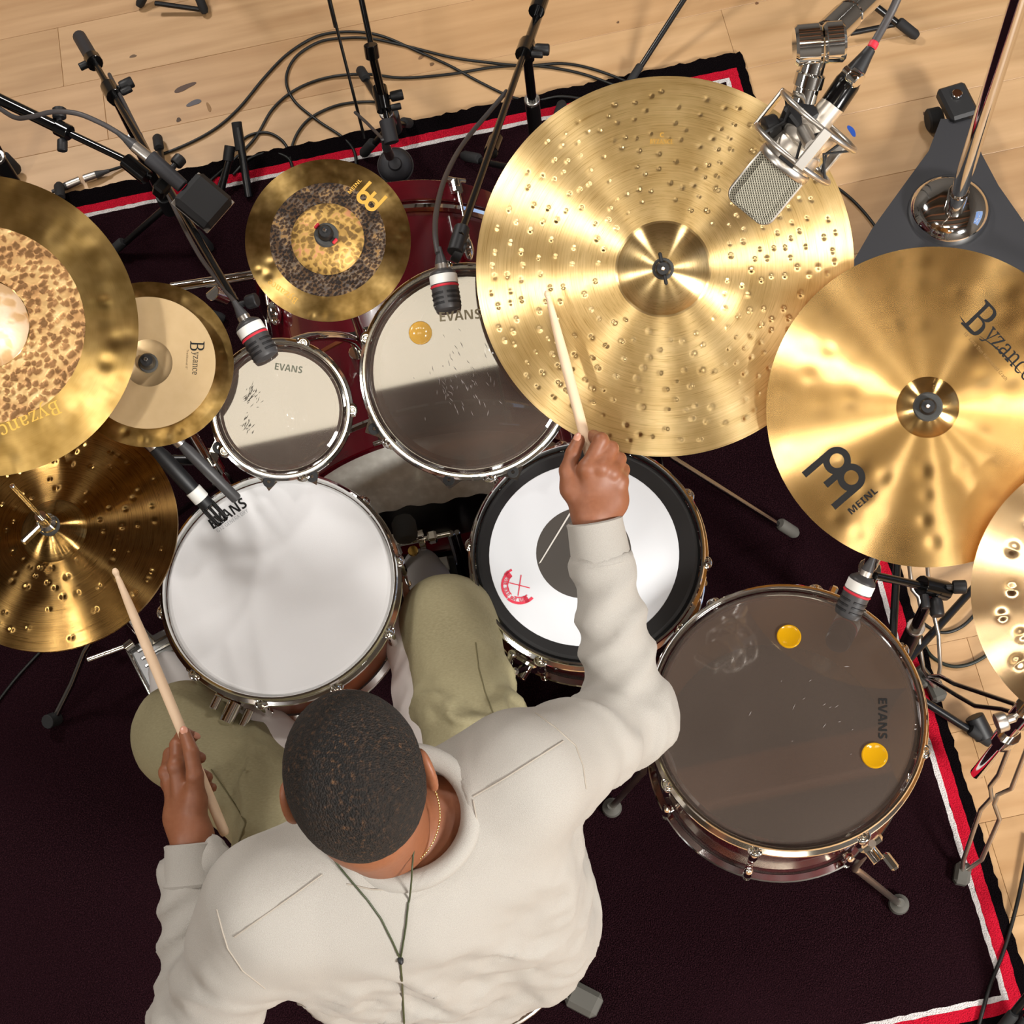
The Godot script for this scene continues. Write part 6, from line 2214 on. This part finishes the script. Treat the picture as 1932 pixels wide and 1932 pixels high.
func cymbal_stands() -> void:
	var xf := disc_xf(1251, 508, 0.97, 0.97)
	cymbal_stand("chrome stand under the large golden ride cymbal", xf.origin, around(xf.origin, 0.26, 0.35))
	xf = disc_xf(1750, 769, 0.99, 0.93)
	var t := cymbal_stand("chrome stand under the crash with a two-strip braced leg on the rug edge", xf.origin, [])
	wire_leg(t, [[1700, 960, 0.30], [1716, 1070, 0.19], [1721, 1112, 0.165], [1733, 1126, 0.155], [1738, 1152, 0.14], [1731, 1172, 0.13], [1735, 1215, 0.105], [1742, 1262, 0.075]], [[1735, 960, 0.30], [1750, 1070, 0.19], [1753, 1108, 0.165], [1745, 1125, 0.155], [1751, 1150, 0.14], [1763, 1164, 0.13], [1771, 1200, 0.105], [1774, 1258, 0.075]], W(1764, 1308, 0.0), M.satin)
	xf = disc_xf(-32, 614, 1.12, 0.72)
	cymbal_stand("chrome stand under the wide bronze cymbal with the raw middle", xf.origin, around(xf.origin, 0.25, 0.9))
	xf = disc_xf(281, 687, 0.95, 0.62)
	t = cymbal_stand("chrome stand under the stacked splashes with a bar towards the bass drum", xf.origin, around(xf.origin, 0.22, 1.6))
	rod(t, "cross_bar", W(322, 543, 0.70), W(480, 519, 0.70), 0.0085, M.chrome)
	rod(t, "bar_clamp", W(400, 552, 0.69), W(424, 562, 0.66), 0.014, M.chrome)
	xf = disc_xf(619, 453, 0.94, 0.55)
	t = thing("splash_mount", "short chrome arm holding the small splash above the bass drum", "cymbal arm")
	rod(t, "arm", Vector3(xf.origin.x, 0.555, xf.origin.z), xf.origin - Vector3(0, 0.008, 0), 0.007, M.chrome)
	rod(t, "foot", Vector3(xf.origin.x, 0.54, xf.origin.z), Vector3(xf.origin.x, 0.57, xf.origin.z), 0.018, M.chrome)
	# stand of the dented cymbal beside the floor tom
	xf = disc_xf(2118, 1120, 1.05, 0.9)
	t = cymbal_stand("chrome stand with splayed braced legs beside the floor tom", xf.origin, [])
	var p := xf.origin
	var hub := Vector3(p.x, 0.50, p.z)
	rod(t, "height_clamp", hub - Vector3(0, 0.04, 0), hub + Vector3(0, 0.02, 0), 0.0225, M.chrome)
	knob(t, hub + Vector3(-0.02, -0.01, 0.004), Vector3(-1, -0.1, 0.1), 0.016, 0.03, M.satin)
	wire_leg(t, [[1908, 1400, 0.34], [1884, 1462, 0.24], [1868, 1483, 0.215], [1871, 1505, 0.195], [1850, 1528, 0.165], [1817, 1625, 0.05]], [[1938, 1410, 0.34], [1908, 1488, 0.22], [1882, 1500, 0.20], [1876, 1517, 0.185], [1886, 1545, 0.16], [1852, 1622, 0.05]], W(1812, 1652, 0.0), M.satin)
	wire_leg(t, [[1918, 1330, 0.33], [1895, 1322, 0.30], [1836, 1302, 0.22], [1800, 1290, 0.17], [1775, 1276, 0.13]], [[1915, 1345, 0.33], [1890, 1338, 0.29], [1840, 1332, 0.22], [1805, 1312, 0.17], [1770, 1290, 0.12]], W(1738, 1282, 0.0), M.dark_chrome)
	wire_leg(t, [[1950, 1390, 0.34], [2010, 1420, 0.2]], [[1960, 1370, 0.34], [2020, 1395, 0.2]], W(2090, 1440, 0.0), M.chrome)

func throne_and_pedals() -> void:
	# throne
	var c := W(867, 1719, 0.50)
	var R := px2m(222, 867, 1719, 0.50)
	var t := thing("drum_throne", "round black drum throne with a chrome rim under the drummer", "stool", Transform3D(Basis.IDENTITY, Vector3(c.x, 0, c.z)))
	var mb := MB.new()
	mb.lathe([[0.0, 0.505], [R * 0.8, 0.505], [R * 0.93, 0.498], [R * 0.985, 0.48], [R, 0.455], [R, 0.43], [0.0, 0.43]], 56)
	part(t, "seat", mb, mat([16, 15, 16], 0.4))
	mb = MB.new()
	mb.lathe([[R, 0.445], [R + 0.003, 0.443], [R + 0.003, 0.432], [R, 0.43]], 56)
	part(t, "rim", mb, M.satin)
	rod(t, "post", Vector3(0, 0.1, 0), Vector3(0, 0.43, 0), 0.016, M.chrome)
	var inv := Vector3(c.x, 0, c.z)
	for i in 3:
		var foot := W(1102, 1888, 0.02) - inv
		foot = foot.rotated(Vector3.UP, TAU * i / 3)
		var lg := Node3D.new()
		lg.name = numbered_in(t, "braced_leg")
		t.add_child(lg)
		var sd := foot.cross(Vector3.UP).normalized() * 0.012
		for s in [-1.0, 0.0, 1.0]:
			mb = MB.new()
			mb.tube([Vector3(0, 0.30, 0) + sd * s, foot * 0.6 + Vector3(0, 0.11, 0) + sd * s * 1.3, foot * 0.93 + Vector3(0, 0.01, 0) + sd * s * 0.8], 0.0042, 8)
			part(lg, "strip", mb, M.chrome)
		mb = MB.new()
		mb.box(Vector3(0.046, 0.04, 0.062), Transform3D(Basis(Vector3.UP, atan2(foot.x, foot.z)), foot + Vector3(0, 0.012, 0)), 0.009)
		part(lg, "rubber_foot", mb, M.grey_rubber)
	# bass drum pedal
	t = thing("bass_drum_pedal", "chrome bass drum pedal between the snare and the side drum", "pedal")
	var pa := W(742, 1028, 0.21)
	var pb := W(850, 1006, 0.21)
	rod(t, "axle", pa, pb, 0.0055, M.chrome)
	for q in [pa, pb]:
		rod(t, "post", Vector3(q.x, 0.012, q.z + 0.02), q, 0.0075, M.dark_chrome)
	mb = MB.new()
	mb.box(Vector3(0.022, 0.05, 0.03), Transform3D(Basis.IDENTITY, pa.lerp(pb, 0.02)), 0.004)
	part(t, "frame_block", mb, M.chrome)
	mb = MB.new()
	mb.box(Vector3(0.018, 0.022, 0.022), Transform3D(Basis.IDENTITY, pa.lerp(pb, 0.68)), 0.004)
	part(t, "hub", mb, M.chrome)
	mb = MB.new()
	mb.cyl(pa.lerp(pb, 0.5) - Vector3(0.006, 0, 0), pa.lerp(pb, 0.5) + Vector3(0.006, 0, 0), 0.022, -1, 20)
	part(t, "cam", mb, M.chrome)
	var bz := 0.05
	var mid := pa.lerp(pb, 0.32)
	rod(t, "beater_shaft", mid, Vector3(mid.x, 0.33, bz + 0.075), 0.0045, M.chrome)
	mb = MB.new()
	mb.along(Vector3(mid.x, 0.33, bz + 0.098), Vector3(mid.x, 0.33, bz + 0.048), [[0.0, 0.0], [0.018, 0.002], [0.022, 0.012], [0.022, 0.036], [0.016, 0.046], [0.0, 0.048]], 20)
	part(t, "beater", mb, mat([52, 50, 48], 0.9))
	mb = MB.new()
	mb.box(Vector3(0.088, 0.006, 0.30), Transform3D(Basis(Vector3.RIGHT, 0.10), Vector3(-0.185, 0.048, 0.235)), 0.002)
	part(t, "footboard", mb, M.dark_chrome)
	mb = MB.new()
	mb.box(Vector3(0.11, 0.006, 0.36), Transform3D(Basis.IDENTITY, Vector3(-0.185, 0.017, 0.22)), 0.002)
	part(t, "base_plate", mb, M.black_metal)
	mb = MB.new()
	mb.cyl(W(780, 1041, 0.21), W(780, 1041, 0.21) + Vector3(0, 0.008, 0), 0.010)
	part(t, "screw", mb, M.brass)
	rod(t, "spring", pb + Vector3(0.012, 0, 0), Vector3(pb.x + 0.012, 0.06, pb.z + 0.01), 0.006, M.dark_chrome)
	# hi-hat stand and pedal
	t = thing("hi_hat_stand", "chrome hi-hat stand with splayed legs and a foot pedal", "cymbal stand")
	var hh := disc_xf(106, 1006, 0.90, 0.1)
	var foot := W(284, 1212, 0.05)
	rod(t, "tube", foot, hh.origin + (foot - hh.origin).normalized() * 0.05, 0.0125, M.chrome)
	rod(t, "pull_rod", hh.origin - hh.basis.y * 0.03, hh.origin + hh.basis.y * 0.19, 0.0034, M.chrome)
	for q in [[[215, 1140, 0.22], [160, 1228, 0.13], [135, 1290, 0.07], [104, 1352, 0.03]], [[240, 1160, 0.22], [190, 1100, 0.05]]]:
		mb = MB.new()
		mb.tube(WP(q), 0.0065, 10)
		var lg := part(t, "leg", mb, M.dark_chrome)
		var e: Vector3 = WP(q)[q.size() - 1]
		mb = MB.new()
		mb.cyl(e + Vector3(0, -0.012, 0), e + Vector3(-0.012, 0.014, 0.012), 0.014)
		part(lg, "rubber_foot", mb, M.rubber)
	rod(t, "brace", W(164, 1246, 0.10), W(238, 1219, 0.09), 0.0055, M.chrome)
	rod(t, "brace_nut", W(236, 1224, 0.09), W(252, 1212, 0.09), 0.011, M.chrome)
	mb = MB.new()
	var a := W(258, 1215, 0.07)
	var b := W(330, 1355, 0.035)
	var zz := (b - a).normalized()
	var xx := Vector3.UP.cross(zz).normalized()
	mb.box(Vector3(0.092, 0.006, (b - a).length()), Transform3D(Basis(xx, zz.cross(xx), zz), (a + b) * 0.5 + xx * 0.03), 0.002)
	part(t, "footboard", mb, mat([120, 120, 120], 0.3, 0.9))
	for k in 5:
		mb = MB.new()
		mb.box(Vector3(0.07, 0.004, 0.006), Transform3D(Basis(xx, zz.cross(xx), zz), a.lerp(b, 0.1 + 0.1 * k) + xx * 0.03 + Vector3(0, 0.006, 0)), 0.001)
		part(t, "tread_bar", mb, M.dark_chrome)
	rod(t, "brass_bar", W(303, 1262, 0.095), W(318, 1252, 0.095), 0.007, M.brass)
	for s in [-1.0, 1.0]:
		rod(t, "pedal_rail", a + xx * (0.03 + s * 0.05), b + xx * (0.03 + s * 0.05), 0.005, M.chrome)
	# snare and side drum stands
	for q in [["chrome basket stand under the white-headed snare", disc_xf(526, 1101, 0.63, 0.12), 0.15, 0.5], ["chrome basket stand under the black-ringed side drum", disc_xf(1108, 1040, 0.56, 0.2), 0.15, 2.7]]:
		var dx: Transform3D = q[1]
		var bot := dx * Vector3(0, -float(q[2]) - 0.012, 0)
		t = thing("drum_stand", q[0], "drum stand")
		rod(t, "post", Vector3(bot.x, 0.05, bot.z), bot - Vector3(0, 0.035, 0), 0.0125, M.chrome)
		for i in 3:
			var an: float = q[3] + TAU * i / 3
			mb = MB.new()
			mb.tube([bot - Vector3(0, 0.03, 0), dx * Vector3(cos(an) * 0.15, -float(q[2]) - 0.012, sin(an) * 0.15), dx * Vector3(cos(an) * 0.19, -float(q[2]) - 0.006, sin(an) * 0.19), dx * Vector3(cos(an) * 0.197, -float(q[2]) + 0.02, sin(an) * 0.197)], 0.005, 8)
			part(t, "basket_arm", mb, M.chrome)
		tripod(t, Vector3(bot.x, 0.26, bot.z), around(bot, 0.24, q[3] + 1.0), 0.0055, M.dark_chrome, 0.011, M.grey_rubber)
	# arms that carry the two rack toms from the bass drum
	for q in [[disc_xf(883, 702, 0.78, 1.0), 0.155, "chrome arm carrying the rack tom from the bass drum"], [disc_xf(531, 773, 0.79, 0.97), 0.12, "chrome arm carrying the smallest tom from the bass drum"]]:
		var dx: Transform3D = q[0]
		t = thing("tom_arm", q[2], "tom arm")
		var at := dx * Vector3(0, -float(q[1]) * 0.6, -0.10 if q[1] < 0.14 else -0.15)
		var base := Vector3(clampf(at.x, -0.2, -0.08), 0.545, -0.10)
		mb = MB.new()
		mb.tube(curve([base, base + Vector3(0, 0.09, 0), base.lerp(at, 0.5) + Vector3(0, 0.07, 0), at], 5), 0.0085, 10)
		part(t, "bent_tube", mb, M.chrome)
		rod(t, "socket", base - Vector3(0, 0.01, 0), base + Vector3(0, 0.05, 0), 0.015, M.chrome)
